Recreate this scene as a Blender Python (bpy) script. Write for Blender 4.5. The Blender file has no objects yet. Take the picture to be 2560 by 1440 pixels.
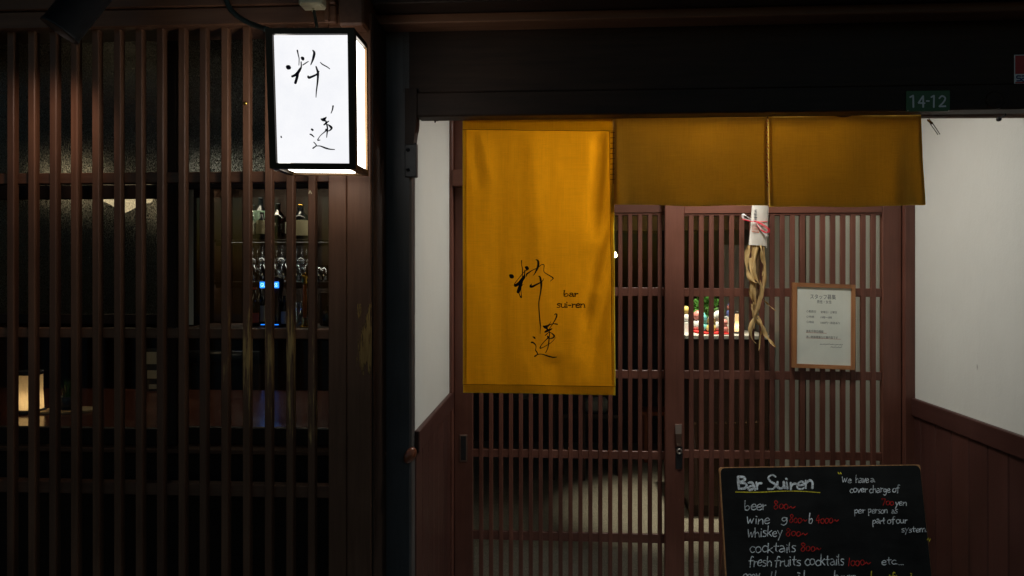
import bpy, bmesh, math, random
from mathutils import Vector, Matrix, noise as mnoise
random.seed(7)
S = bpy.context.scene
R = math.radians
# ------------------------------------------------------------------ camera
FPX = 1849.0; YAW = R(3.466); CAMZ = 1.5; HOR = 685.0
cam = bpy.data.cameras.new('camera'); co = bpy.data.objects.new('camera', cam)
S.collection.objects.link(co); S.camera = co
cam.sensor_width = 36; cam.lens = FPX*36/2560; cam.shift_y = -(720-HOR)/2560
cam.clip_start = 0.05; cam.clip_end = 300
co.location = (0, 0, CAMZ); co.rotation_euler = (R(90), 0, YAW)
# ------------------------------------------------------------------ world: a night sky
W = bpy.data.worlds.new('World'); S.world = W; W.use_nodes = True
wn = W.node_tree.nodes; sky = wn.new('ShaderNodeTexSky'); sky.sky_type = 'NISHITA'
sky.sun_disc = False; sky.sun_elevation = R(2.0); sky.sun_rotation = R(0); sky.air_density = 1.0; sky.dust_density = 1.0; sky.ozone_density = 2.0
W.node_tree.links.new(sky.outputs[0], wn['Background'].inputs[0]); wn['Background'].inputs[1].default_value = 0.118
# ------------------------------------------------------------------ exposure
vs = S.view_settings; vs.view_transform = 'Standard'; vs.look = 'None'; vs.gamma = 1; vs.use_curve_mapping = False; vs.exposure = 0
S.cycles.use_denoising = True; S.cycles.max_bounces = 10; S.cycles.transparent_max_bounces = 16; S.cycles.sample_clamp_indirect = 3.0
LANTERN_E, PORCH_E, SPOT_W, FLOOR_W = 5.4, 104.0, 3.2, 190.0
# planes (distance from the camera along Y)
BAY, FRONT, DOOR = 2.025, 2.18, 3.0
sY, cY = math.sin(YAW), math.cos(YAW)
def ray(px, py):
    a = (px-1280)/FPX; b = (HOR-py)/FPX
    return Vector((-sY+a*cY, cY+a*sY, b))
def P(px, py, Y):
    d = ray(px, py); return d*(Y/d.y)+Vector((0, 0, CAMZ))
def PX(px, Y): return P(px, HOR, Y).x
def PZ(py, Y, px=1392): return P(px, py, Y).z
# ------------------------------------------------------------------ materials
M = {}
def nt(name):
    m = bpy.data.materials.new(name); m.use_nodes = True
    return m, m.node_tree, m.node_tree.nodes['Principled BSDF']
def N(t, typ, **kw):
    n = t.nodes.new(typ)
    for k, v in kw.items(): setattr(n, k, v)
    return n
def noise(t, scale, sc=(1, 1, 1), detail=4, rough=0.6):
    g = N(t, 'ShaderNodeNewGeometry'); mp = N(t, 'ShaderNodeMapping'); mp.inputs['Scale'].default_value = sc
    n = N(t, 'ShaderNodeTexNoise'); n.inputs['Scale'].default_value = scale; n.inputs['Detail'].default_value = detail; n.inputs['Roughness'].default_value = rough
    t.links.new(g.outputs['Position'], mp.inputs[0]); t.links.new(mp.outputs[0], n.inputs['Vector'])
    return n.outputs['Fac']
def ramp(t, src, stops):
    r = N(t, 'ShaderNodeValToRGB'); e = r.color_ramp.elements
    while len(e) < len(stops): e.new(0.5)
    for el, (p, c) in zip(e, stops):
        el.position = p; el.color = (c, c, c, 1) if isinstance(c, (int, float)) else (*c, 1)
    t.links.new(src, r.inputs[0]); return r.outputs[0]
def bump(t, p, src, strength=0.2, dist=0.002):
    b = N(t, 'ShaderNodeBump'); b.inputs['Strength'].default_value = strength; b.inputs['Distance'].default_value = dist
    t.links.new(src, b.inputs['Height']); t.links.new(b.outputs[0], p.inputs['Normal'])
def mix(t, fac, a, b):
    m = N(t, 'ShaderNodeMix'); m.data_type = 'RGBA'
    for i, v in ((0, fac), (6, a), (7, b)):
        if hasattr(v, 'is_output'): t.links.new(v, m.inputs[i])
        else: m.inputs[i].default_value = v if i == 0 else (*v, 1)
    return m.outputs[2]
def math_(t, op, a, b=None, c=None):
    m = N(t, 'ShaderNodeMath', operation=op)
    for i, v in enumerate((a, b, c)):
        if v is None: continue
        if hasattr(v, 'is_output'): t.links.new(v, m.inputs[i])
        else: m.inputs[i].default_value = v
    return m.outputs[0]
AX = {'x': (0.06, 1, 1), 'y': (1, 0.06, 1), 'z': (1, 1, 0.06)}
def wood(name, c1, c2, axis='z', rough=0.5, scale=60, wear=None, spec=0.4, bs=0.35):
    m, t, p = nt(name)
    n = noise(t, scale, AX[axis], 6, 0.65); n2 = noise(t, 3.5, (1, 1, 1), 3)
    col = mix(t, ramp(t, n, [(0.3, 0.0), (0.7, 1.0)]), c1, c2)
    dk = ramp(t, n2, [(0.3, (0.72, 0.72, 0.72)), (0.7, (1.1, 1.1, 1.1))])
    mm = N(t, 'ShaderNodeMix'); mm.data_type = 'RGBA'; mm.blend_type = 'MULTIPLY'; mm.inputs[0].default_value = 1
    t.links.new(col, mm.inputs[6]); t.links.new(dk, mm.inputs[7]); col = mm.outputs[2]
    oi = N(t, 'ShaderNodeObjectInfo'); mr = ramp(t, oi.outputs['Random'], [(0.0, (0.82, 0.82, 0.84)), (1.0, (1.14, 1.12, 1.08))])
    m3 = N(t, 'ShaderNodeMix'); m3.data_type = 'RGBA'; m3.blend_type = 'MULTIPLY'; m3.inputs[0].default_value = 1
    t.links.new(col, m3.inputs[6]); t.links.new(mr, m3.inputs[7]); col = m3.outputs[2]
    scf = noise(t, 38, (1, 1, 0.7), 6, 0.8)      # small scuffs and chips
    col = mix(t, ramp(t, scf, [(0.70, 0.0), (0.78, 0.55)]), col, tuple(min(1, c*2.4+0.02) for c in c2))
    if wear:
        zlo, zhi, th, wc = wear      # worn-through paint: streaks in a band of heights where hands and bags rub
        g = N(t, 'ShaderNodeNewGeometry'); s = N(t, 'ShaderNodeSeparateXYZ'); t.links.new(g.outputs['Position'], s.inputs[0])
        band = math_(t, 'MINIMUM', math_(t, 'MULTIPLY', math_(t, 'SUBTRACT', s.outputs[2], zlo), 4.0), math_(t, 'MULTIPLY', math_(t, 'SUBTRACT', zhi, s.outputs[2]), 4.0))
        band = math_(t, 'MINIMUM', math_(t, 'MAXIMUM', band, 0.0), 1.0)
        xr = math_(t, 'MINIMUM', math_(t, 'MAXIMUM', math_(t, 'MULTIPLY', math_(t, 'ADD', s.outputs[0], 1.12), 4.0), 0.0), 1.0)
        w = noise(t, 75, (1.6, 1.6, 0.08), 5, 0.75); w2 = noise(t, 9, (1, 1, 0.4), 3)
        v = math_(t, 'ADD', math_(t, 'ADD', math_(t, 'MULTIPLY', w, 0.75), math_(t, 'MULTIPLY', w2, 0.45)), math_(t, 'MULTIPLY', math_(t, 'SUBTRACT', math_(t, 'MULTIPLY', band, xr), 1.0), 0.35))
        col = mix(t, ramp(t, v, [(th, 0.0), (th+0.07, 1.0)]), col, wc)
    t.links.new(col, p.inputs['Base Color'])
    rr = ramp(t, n2, [(0.2, rough-0.1), (0.8, rough+0.12)]); t.links.new(rr, p.inputs['Roughness'])
    p.inputs['Specular IOR Level'].default_value = spec
    bump(t, p, n, bs, 0.0015)
    M[name] = m; return m
def plain(name, col, rough=0.5, metal=0.0, spec=0.5, nz=0.0, nscale=30, bs=0.0):
    m, t, p = nt(name)
    p.inputs['Roughness'].default_value = rough; p.inputs['Metallic'].default_value = metal; p.inputs['Specular IOR Level'].default_value = spec
    if nz:
        n = noise(t, nscale, (1, 1, 1), 5)
        a = tuple(c*(1-nz) for c in col); b = tuple(min(1, c*(1+nz)) for c in col)
        t.links.new(mix(t, ramp(t, n, [(0.3, 0.0), (0.7, 1.0)]), a, b), p.inputs['Base Color'])
        if bs: bump(t, p, n, bs, 0.002)
    else: p.inputs['Base Color'].default_value = (*col, 1)
    M[name] = m; return m
def emit(name, col, s):
    m, t, p = nt(name); t.nodes.remove(p); e = N(t, 'ShaderNodeEmission'); e.inputs[0].default_value = (*col, 1); e.inputs[1].default_value = s
    t.links.new(e.outputs[0], t.nodes['Material Output'].inputs[0]); M[name] = m; return m
OCH = (0.50, 0.30, 0.10)
for ax in 'xyz':
    wood('lattice_'+ax, (0.112, 0.048, 0.026), (0.174, 0.082, 0.045), ax, 0.48)
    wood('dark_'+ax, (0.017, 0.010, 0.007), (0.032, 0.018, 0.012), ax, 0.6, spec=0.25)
    wood('door_'+ax, (0.110, 0.041, 0.028), (0.152, 0.060, 0.042), ax, 0.42, bs=0.15)
    wood('frame_'+ax, (0.26, 0.11, 0.045), (0.42, 0.20, 0.085), ax, 0.45, scale=40)
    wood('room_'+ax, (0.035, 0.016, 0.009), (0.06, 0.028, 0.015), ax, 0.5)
wood('lattice_worn', (0.112, 0.048, 0.026), (0.174, 0.082, 0.045), 'z', 0.5, wear=(0.80, 1.62, 0.615, OCH))
for ax in 'xyz': wood('wains_'+ax, (0.046, 0.017, 0.013), (0.066, 0.025, 0.020), ax, 0.45, bs=0.15)
wood('pillar_z', (0.060, 0.058, 0.060), (0.085, 0.082, 0.084), 'z', 0.5)
wood('transom_x', (0.20, 0.13, 0.08), (0.26, 0.17, 0.11), 'x', 0.6)
wood('table_x', (0.15, 0.050, 0.032), (0.22, 0.075, 0.046), 'x', 0.16, bs=0.05)
wood('stool_red', (0.42, 0.10, 0.03), (0.55, 0.16, 0.05), 'x', 0.3, bs=0.05)
wood('pale_tray', (0.50, 0.34, 0.17), (0.62, 0.45, 0.25), 'x', 0.5)
# plaster with stains and small knocks
def plaster(name, col):
    m, t, p = nt(name)
    n = noise(t, 4, (1, 1, 1), 5); f = noise(t, 160, (1, 1, 1), 4)
    c = mix(t, ramp(t, n, [(0.25, 0.0), (0.75, 1.0)]), tuple(x*0.93 for x in col), col)
    sp = noise(t, 26, (1, 1, 0.6), 2, 0.4)
    c = mix(t, ramp(t, sp, [(0.77, 0.0), (0.80, 1.0)]), c, tuple(x*0.45 for x in col))
    st_ = noise(t, 14, (1, 1, 0.12), 4); c = mix(t, ramp(t, st_, [(0.58, 0.0), (0.85, 0.16)]), c, tuple(x*0.78 for x in col))
    tw_ = noise(t, 22, (1, 1, 0.5), 4, 0.7); hh = math_(t, 'ADD', math_(t, 'MULTIPLY', f, 0.3), tw_)
    t.links.new(c, p.inputs['Base Color']); p.inputs['Roughness'].default_value = 0.85; bump(t, p, hh, 0.35, 0.004)
    M[name] = m
plaster('plaster', (0.545, 0.555, 0.525)); plaster('grey_plaster', (0.42, 0.43, 0.42))
# cloth of the door curtain: half of the light goes through it
def cloth(name, col, tr, trcol):
    m, t, p = nt(name)
    g = N(t, 'ShaderNodeNewGeometry')
    def weave(sc, scale):
        mp = N(t, 'ShaderNodeMapping'); mp.inputs['Scale'].default_value = sc
        n = N(t, 'ShaderNodeTexNoise'); n.inputs['Scale'].default_value = scale; n.inputs['Detail'].default_value = 3
        t.links.new(g.outputs['Position'], mp.inputs[0]); t.links.new(mp.outputs[0], n.inputs[0]); return n.outputs['Fac']
    a = weave((1, 1, 0.012), 520); b = weave((0.012, 1, 1), 560); big = weave((1, 1, 1), 5)
    th = math_(t, 'ADD', math_(t, 'MULTIPLY', math_(t, 'ADD', a, b), 0.5), math_(t, 'MULTIPLY', math_(t, 'SUBTRACT', big, 0.5), 0.45))
    c1 = mix(t, ramp(t, th, [(0.35, 0.0), (0.65, 1.0)]), tuple(x*0.84 for x in col), col)
    c2 = mix(t, ramp(t, th, [(0.35, 0.0), (0.65, 1.0)]), tuple(x*0.82 for x in trcol), trcol)
    t.links.new(c1, p.inputs['Base Color']); p.inputs['Roughness'].default_value = 0.9; p.inputs['Specular IOR Level'].default_value = 0.1
    bump(t, p, th, 0.3, 0.001)
    tl = N(t, 'ShaderNodeBsdfTranslucent'); t.links.new(c2, tl.inputs[0])
    mx = N(t, 'ShaderNodeMixShader'); mx.inputs[0].default_value = tr
    t.links.new(p.outputs[0], mx.inputs[1]); t.links.new(tl.outputs[0], mx.inputs[2]); t.links.new(mx.outputs[0], t.nodes['Material Output'].inputs[0])
    M[name] = m
cloth('noren', (0.66, 0.30, 0.012), 0.64, (0.92, 0.365, 0.006)); cloth('noren_hem', (0.42, 0.26, 0.03), 0.66, (0.92, 0.88, 0.10)); cloth('noren_fold', (0.52, 0.33, 0.06), 0.44, (0.71, 0.45, 0.07))
cloth('washi', (0.85, 0.75, 0.60), 0.7, (0.95, 0.80, 0.58)); cloth('white_cloth', (0.70, 0.68, 0.66), 0.2, (0.7, 0.68, 0.66)); cloth('grey_cloth', (0.36, 0.35, 0.34), 0.1, (0.3, 0.3, 0.3))
# panes: clear, and patterned glass that scatters part of the light
def schlick(t, r0=0.045):
    lw_ = N(t, 'ShaderNodeLayerWeight'); lw_.inputs[0].default_value = 0.5
    return math_(t, 'ADD', math_(t, 'MULTIPLY', math_(t, 'POWER', lw_.outputs['Facing'], 5.0), 1-r0), r0)
def pane(name, textured):
    m, t, p = nt(name); t.nodes.remove(p); out = t.nodes['Material Output']
    tr = N(t, 'ShaderNodeBsdfTransparent'); gl = N(t, 'ShaderNodeBsdfGlossy'); gl.inputs['Roughness'].default_value = 0.02
    fres = schlick(t)
    tr.inputs[0].default_value = (0.93, 0.96, 0.95, 1)
    base = tr.outputs[0]
    if textured:
        n = noise(t, 300, (1, 1, 0.6), 3, 0.6); n2 = noise(t, 6, (1, 1, 1), 3)
        gl.inputs['Roughness'].default_value = 0.118
        rf = N(t, 'ShaderNodeBsdfRefraction'); rf.inputs['Color'].default_value = (0.85, 0.88, 0.85, 1); rf.inputs['Roughness'].default_value = 0.42; rf.inputs['IOR'].default_value = 1.25
        tr.inputs[0].default_value = (0.62, 0.64, 0.62, 1)
        sp = math_(t, 'MULTIPLY', ramp(t, n, [(0.42, 0.08), (0.68, 0.66)]), ramp(t, n2, [(0.3, 0.7), (0.7, 1.0)]))
        mx = N(t, 'ShaderNodeMixShader'); t.links.new(sp, mx.inputs[0]); t.links.new(tr.outputs[0], mx.inputs[1]); t.links.new(rf.outputs[0], mx.inputs[2]); base = mx.outputs[0]
        b = N(t, 'ShaderNodeBump'); b.inputs['Strength'].default_value = 0.6; b.inputs['Distance'].default_value = 0.002; t.links.new(n, b.inputs['Height']); t.links.new(b.outputs[0], gl.inputs['Normal'])
    m2 = N(t, 'ShaderNodeMixShader'); t.links.new(fres, m2.inputs[0]); t.links.new(base, m2.inputs[1]); t.links.new(gl.outputs[0], m2.inputs[2])
    t.links.new(m2.outputs[0], out.inputs[0]); M[name] = m
pane('glass', False); pane('pattern_glass', True)
def bottle_glass(name, col, a):
    m, t, p = nt(name); t.nodes.remove(p)
    tr = N(t, 'ShaderNodeBsdfTransparent'); tr.inputs[0].default_value = (*col, 1); gl = N(t, 'ShaderNodeBsdfGlossy'); gl.inputs['Roughness'].default_value = 0.05
    mx = N(t, 'ShaderNodeMixShader'); t.links.new(schlick(t, a*0.3), mx.inputs[0]); t.links.new(tr.outputs[0], mx.inputs[1]); t.links.new(gl.outputs[0], mx.inputs[2])
    t.links.new(mx.outputs[0], t.nodes['Material Output'].inputs[0]); M[name] = m
bottle_glass('green_glass', (0.10, 0.32, 0.14), 0.35); bottle_glass('brown_glass', (0.25, 0.10, 0.03), 0.35); bottle_glass('clear_glass', (0.80, 0.84, 0.88), 0.9)
plain('black_glass', (0.008, 0.010, 0.012), 0.08)
# speckled floor
m, t, p = nt('terrazzo'); n = noise(t, 240, (1, 1, 1), 3); n2 = noise(t, 3, (1, 1, 1), 4)
c = mix(t, ramp(t, n, [(0.38, 0.0), (0.62, 1.0)]), (0.17, 0.15, 0.12), (0.50, 0.46, 0.38)); c = mix(t, ramp(t, n2, [(0.3, 0.35), (0.7, 0.0)]), c, (0.2, 0.17, 0.13))
t.links.new(c, p.inputs['Base Color']); p.inputs['Roughness'].default_value = 0.6; bump(t, p, n, 0.3, 0.001); M['terrazzo'] = m
plain('asphalt', (0.05, 0.05, 0.052), 0.85, nz=0.35, nscale=120, bs=0.4); plain('porch_stone', (0.40, 0.38, 0.35), 0.7, nz=0.25, nscale=60, bs=0.3)
plain('lantern_black', (0.030, 0.022, 0.012), 0.42, nz=0.2, nscale=80, bs=0.1); emit('lantern_side', (1.0, 0.95, 0.86), LANTERN_E); emit('lantern_bottom', (1.0, 0.93, 0.82), LANTERN_E*1.4)
m, t, p = nt('lantern_paper'); t.nodes.remove(p); e = N(t, 'ShaderNodeEmission'); n = noise(t, 9, (1, 1, 1), 5); n2 = noise(t, 220, (1, 1, 1), 3)
t.links.new(mix(t, ramp(t, math_(t, 'ADD', math_(t, 'MULTIPLY', n, 0.8), math_(t, 'MULTIPLY', n2, 0.2)), [(0.35, 0.0), (0.65, 1.0)]), (0.90, 0.91, 0.95), (0.98, 0.98, 1.0)), e.inputs[0]); e.inputs[1].default_value = 1.0
t.links.new(e.outputs[0], t.nodes['Material Output'].inputs[0]); M['lantern_paper'] = m
plain('lantern_wood', (0.30, 0.17, 0.07), 0.5, nz=0.15)
plain('ink', (0.012, 0.009, 0.012), 0.7, spec=0.1); plain('lantern_ink', (0.03, 0.02, 0.05), 0.7, spec=0.0); plain('brown_ink', (0.035, 0.010, 0.004), 0.8, spec=0.1); plain('grey_ink', (0.10, 0.11, 0.13), 0.8, spec=0.1); plain('red_ink', (0.55, 0.16, 0.10), 0.8, spec=0.1)
plain('thread', (0.10, 0.045, 0.008), 0.9, spec=0.1); plain('red_thread', (0.40, 0.03, 0.02), 0.8)
m, t, p = nt('chalkboard'); n = noise(t, 7, (1, 1, 0.5), 5); n2 = noise(t, 30, (0.25, 1, 1), 5, 0.7)
t.links.new(mix(t, ramp(t, math_(t, 'ADD', math_(t, 'MULTIPLY', n, 0.6), math_(t, 'MULTIPLY', n2, 0.4)), [(0.40, 0.0), (0.66, 1.0)]), (0.003, 0.004, 0.0045), (0.014, 0.016, 0.017)), p.inputs['Base Color']); p.inputs['Roughness'].default_value = 0.85; p.inputs['Specular IOR Level'].default_value = 0.2; M['chalkboard'] = m
plain('rubbed_chalk', (0.05, 0.055, 0.06), 0.9); plain('board_edge', (0.42, 0.22, 0.09), 0.7, nz=0.4, nscale=90, bs=0.3)
def chalk(name, col):
    m, t, p = nt(name); n = noise(t, 260, (1, 1, 1), 3); n2 = noise(t, 40, (1, 1, 1), 2)
    t.links.new(mix(t, ramp(t, math_(t, 'ADD', math_(t, 'MULTIPLY', n, 0.6), math_(t, 'MULTIPLY', n2, 0.4)), [(0.36, 0.0), (0.58, 1.0)]), tuple(c*0.22 for c in col), col), p.inputs['Base Color'])
    p.inputs['Roughness'].default_value = 0.95; p.inputs['Specular IOR Level'].default_value = 0.05; M[name] = m
chalk('chalk_white', (0.84, 0.93, 1.0)); chalk('chalk_red', (0.60, 0.04, 0.035)); chalk('chalk_yellow', (0.80, 0.72, 0.06))
plain('black_metal', (0.014, 0.015, 0.017), 0.45, spec=0.4, nz=0.2, nscale=60); plain('steel', (0.45, 0.43, 0.40), 0.35, metal=1.0); plain('bronze', (0.38, 0.27, 0.22), 0.42, metal=1.0); plain('gold', (0.85, 0.55, 0.12), 0.15, metal=1.0)
plain('cream_plastic', (0.62, 0.58, 0.40), 0.5, nz=0.1); plain('cable', (0.018, 0.030, 0.028), 0.5); plain('knob_brown', (0.22, 0.065, 0.03), 0.3)
plain('plate_green', (0.006, 0.085, 0.014), 0.35); plain('white_paint', (0.68, 0.72, 0.74), 0.5); plain('sticker_red', (0.42, 0.015, 0.015), 0.5); plain('sticker_blue', (0.02, 0.03, 0.16), 0.5)
plain('paper', (0.56, 0.54, 0.49), 0.85, nz=0.06, nscale=14, bs=0.2); plain('notice_paper', (0.88, 0.87, 0.81), 0.85, nz=0.05, nscale=9)
m, t, p = nt('husk'); n = noise(t, 60, (1.6, 1.6, 0.12), 4); n2 = noise(t, 18, (1, 1, 0.5), 2)
c = mix(t, ramp(t, n, [(0.3, 0.0), (0.7, 1.0)]), (0.44, 0.29, 0.11), (0.64, 0.46, 0.21)); c = mix(t, ramp(t, n2, [(0.52, 0.0), (0.75, 0.6)]), c, (0.26, 0.12, 0.035))
t.links.new(c, p.inputs['Base Color']); p.inputs['Roughness'].default_value = 0.75; bump(t, p, n, 0.25, 0.001); M['husk'] = m
plain('husk_core_shade', (0.10, 0.055, 0.02), 0.9, nz=0.4, nscale=60, bs=0.5); plain('cord_red', (0.70, 0.02, 0.05), 0.5); plain('cord_white', (0.80, 0.78, 0.78), 0.6)
plain('leaf', (0.09, 0.26, 0.05), 0.4, nz=0.4, nscale=20); plain('grass_leaf', (0.06, 0.15, 0.02), 0.5, nz=0.3, nscale=30); plain('pot_dark', (0.03, 0.03, 0.035), 0.4)
plain('leather', (0.012, 0.012, 0.014), 0.35); plain('cream_pad', (0.55, 0.50, 0.36), 0.7); plain('ceramic_white', (0.75, 0.75, 0.76), 0.3); plain('ceramic_pink', (0.75, 0.28, 0.26), 0.35); plain('ceramic_teal', (0.15, 0.50, 0.55), 0.35); plain('ceramic_yellow', (0.70, 0.55, 0.18), 0.35); plain('ceramic_blue', (0.12, 0.16, 0.45), 0.35); plain('cushion_red', (0.70, 0.03, 0.03), 0.8)
plain('label_white', (0.62, 0.60, 0.52), 0.7); plain('label_cream', (0.60, 0.54, 0.36), 0.7); plain('label_green', (0.35, 0.52, 0.40), 0.7); plain('label_red', (0.55, 0.10, 0.05), 0.7); plain('tap_blue', (0.004, 0.005, 0.02), 0.12)
emit('sign_blue', (0.02, 0.22, 1.0), 2.2); emit('sign_text', (0.45, 0.85, 1.0), 2.5); emit('bulb_warm', (1.0, 0.72, 0.38), 14); emit('pendant_shade', (1.0, 0.74, 0.44), 2.2); emit('lamp_disc', (1.0, 0.95, 0.86), PORCH_E); emit('down_disc', (1.0, 0.86, 0.64), 20); emit('shelf_fill_glow', (1.0, 0.90, 0.75), 7); emit('spot_disc', (1.0, 0.62, 0.42), 6)
# ------------------------------------------------------------------ object helpers
ORG = {}
def org(p): return ORG.get(p.name, Vector((0, 0, 0))) if p else Vector((0, 0, 0))
def tag(o, label, cat, group=None):
    o['label'] = label; o['category'] = cat
    if group: o['group'] = group
    return o
def thing(name, loc, label, cat, group=None):
    o = bpy.data.objects.new(name, None); S.collection.objects.link(o); o.location = loc; o.empty_display_size = 0.05
    ORG[o.name] = Vector(loc); return tag(o, label, cat, group)
def link(name, me, mat, parent=None, loc=(0, 0, 0)):
    o = bpy.data.objects.new(name, me); S.collection.objects.link(o)
    if mat and not me.materials: me.materials.append(M[mat])
    o.location = Vector(loc)-org(parent)
    if parent: o.parent = parent
    ORG[o.name] = Vector(loc) if not parent else Vector(loc)
    return o
def smooth(me, on=True):
    for f in me.polygons: f.use_smooth = on
def mesh(name, verts, faces, mat, parent=None, sm=False, at=None):
    """verts in world coordinates"""
    o0 = Vector(at) if at is not None else (org(parent) if parent else Vector((0, 0, 0)))
    me = bpy.data.meshes.new(name); me.from_pydata([tuple(Vector(v)-o0) for v in verts], [], faces); me.update()
    bm = bmesh.new(); bm.from_mesh(me); bmesh.ops.recalc_face_normals(bm, faces=bm.faces); bm.to_mesh(me); bm.free()
    smooth(me, sm); return link(name, me, mat, parent, o0)
CACHE = {}
def box(name, x0, x1, y0, y1, z0, z1, mat, parent=None, bev=0.0015):
    d = (abs(x1-x0), abs(y1-y0), abs(z1-z0)); key = (*[round(v, 4) for v in d], mat, bev)
    if key not in CACHE:
        bm = bmesh.new(); bmesh.ops.create_cube(bm, size=1.0, matrix=Matrix.Diagonal((*d, 1)))
        b = min(bev, min(d)*0.3)
        if b > 0: bmesh.ops.bevel(bm, geom=bm.edges[:], offset=b, segments=1, affect='EDGES')
        me = bpy.data.meshes.new(name); bm.to_mesh(me); bm.free(); me.materials.append(M[mat]); CACHE[key] = me
    return link(name, CACHE[key], None, parent, ((x0+x1)/2, (y0+y1)/2, (z0+z1)/2))
def lathe(name, prof, c, mat, parent=None, seg=20, sm=True, axis=None, sx=1.0, sy=1.0):
    """prof: (radius, height) pairs, centre c; axis turns +Z onto it"""
    q = Vector((0, 0, 1)).rotation_difference(Vector(axis)).to_matrix() if axis is not None else Matrix.Identity(3)
    vs, fs = [], []
    for r, h in prof:
        for k in range(seg):
            a = 2*math.pi*k/seg; vs.append(q @ Vector((r*sx*math.cos(a), r*sy*math.sin(a), h))+Vector(c))
    for i in range(len(prof)-1):
        for k in range(seg):
            k2 = (k+1) % seg; fs.append((i*seg+k, i*seg+k2, (i+1)*seg+k2, (i+1)*seg+k))
    if prof[0][0] > 1e-5: fs.append(tuple(reversed(range(seg))))
    if prof[-1][0] > 1e-5: fs.append(tuple(range((len(prof)-1)*seg, len(prof)*seg)))
    return mesh(name, vs, fs, mat, parent, sm)
def cr(pts, n=6):
    """Catmull-Rom through points of any dimension"""
    pts = [Vector(p) for p in pts]
    if len(pts) < 3: return [pts[0].lerp(pts[-1], i/4) for i in range(5)]
    out = []
    for i in range(len(pts)-1):
        p0 = pts[max(i-1, 0)]; p1 = pts[i]; p2 = pts[i+1]; p3 = pts[min(i+2, len(pts)-1)]
        for k in range(n):
            u = k/n
            out.append(0.5*((2*p1)+(p2-p0)*u+(2*p0-5*p1+4*p2-p3)*u*u+(3*p1-p0-3*p2+p3)*u**3))
    out.append(pts[-1]); return out
def tube(name, pts, r, mat, parent=None, seg=8, rs=None):
    pts = [Vector(p) for p in pts]; vs, fs = [], []
    up = Vector((0.3, 0.2, 1)).normalized()
    for i, p in enumerate(pts):
        d = (pts[min(i+1, len(pts)-1)]-pts[max(i-1, 0)]).normalized(); a = d.cross(up)
        if a.length < 1e-3: a = d.cross(Vector((1, 0, 0)))
        a.normalize(); b = d.cross(a); rr = rs[i] if rs else r
        for k in range(seg):
            t_ = 2*math.pi*k/seg; vs.append(p+a*rr*math.cos(t_)+b*rr*math.sin(t_))
    for i in range(len(pts)-1):
        for k in range(seg):
            k2 = (k+1) % seg; fs.append((i*seg+k, i*seg+k2, (i+1)*seg+k2, (i+1)*seg+k))
    fs += [tuple(reversed(range(seg))), tuple(range((len(pts)-1)*seg, len(pts)*seg))]
    return mesh(name, vs, fs, mat, parent, True)
def ribbons(strokes):
    """strokes: lists of (u, v, halfwidth) -> flat 2-D verts, faces with rounded ends"""
    V, F = [], []
    for k, st in enumerate(strokes):
        q = cr(st, 5); b0 = len(V); n = len(q)
        for i, p in enumerate(q):
            d = Vector((q[min(i+1, n-1)][0]-q[max(i-1, 0)][0], q[min(i+1, n-1)][1]-q[max(i-1, 0)][1]))
            d = d.normalized() if d.length > 1e-9 else Vector((1, 0)); w = max(p[2], 1e-4)
            if i == 0: V += [(p[0]-d.x*w*0.7+d.y*w*0.45, p[1]-d.y*w*0.7-d.x*w*0.45, k), (p[0]-d.x*w*0.7-d.y*w*0.45, p[1]-d.y*w*0.7+d.x*w*0.45, k)]
            V += [(p[0]+d.y*w, p[1]-d.x*w, k), (p[0]-d.y*w, p[1]+d.x*w, k)]
            if i == n-1: V += [(p[0]+d.x*w*0.7+d.y*w*0.45, p[1]+d.y*w*0.7-d.x*w*0.45, k), (p[0]+d.x*w*0.7-d.y*w*0.45, p[1]+d.y*w*0.7+d.x*w*0.45, k)]
        for i in range(n+1): F.append((b0+2*i, b0+2*i+1, b0+2*i+3, b0+2*i+2))
    return V, F
def structure(o): o['kind'] = 'structure'; return o
def text(s, size):
    c = bpy.data.curves.new('t', 'FONT'); c.body = s; c.size = size; c.resolution_u = 3
    o = bpy.data.objects.new('t', c); S.collection.objects.link(o)
    dg = bpy.context.evaluated_depsgraph_get(); dg.update()
    me = bpy.data.meshes.new_from_object(o.evaluated_get(dg)); bpy.data.objects.remove(o); bpy.data.curves.remove(c)
    v = [tuple(x.co[:2]) for x in me.vertices]; f = [tuple(p.vertices) for p in me.polygons]; bpy.data.meshes.remove(me); return v, f
def text_fit(s, x0, x1, z0, z1):
    """glyph outlines scaled into a rectangle"""
    v, f = text(s, 1.0)
    if not v: return [], []
    xs = [a[0] for a in v]; ys = [a[1] for a in v]; w = max(xs)-min(xs) or 1; h = max(ys)-min(ys) or 1
    return [(x0+(a-min(xs))/w*(x1-x0), z0+(b-min(ys))/h*(z1-z0)) for a, b in v], f
def light(name, kind, loc, energy, col, parent, **kw):
    l = bpy.data.lights.new(name, kind); l.energy = energy; l.color = col
    for k, v in kw.items(): setattr(l, k, v)
    o = bpy.data.objects.new(name, l); S.collection.objects.link(o); o.location = Vector(loc)-org(parent); o.parent = parent; return o
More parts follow.
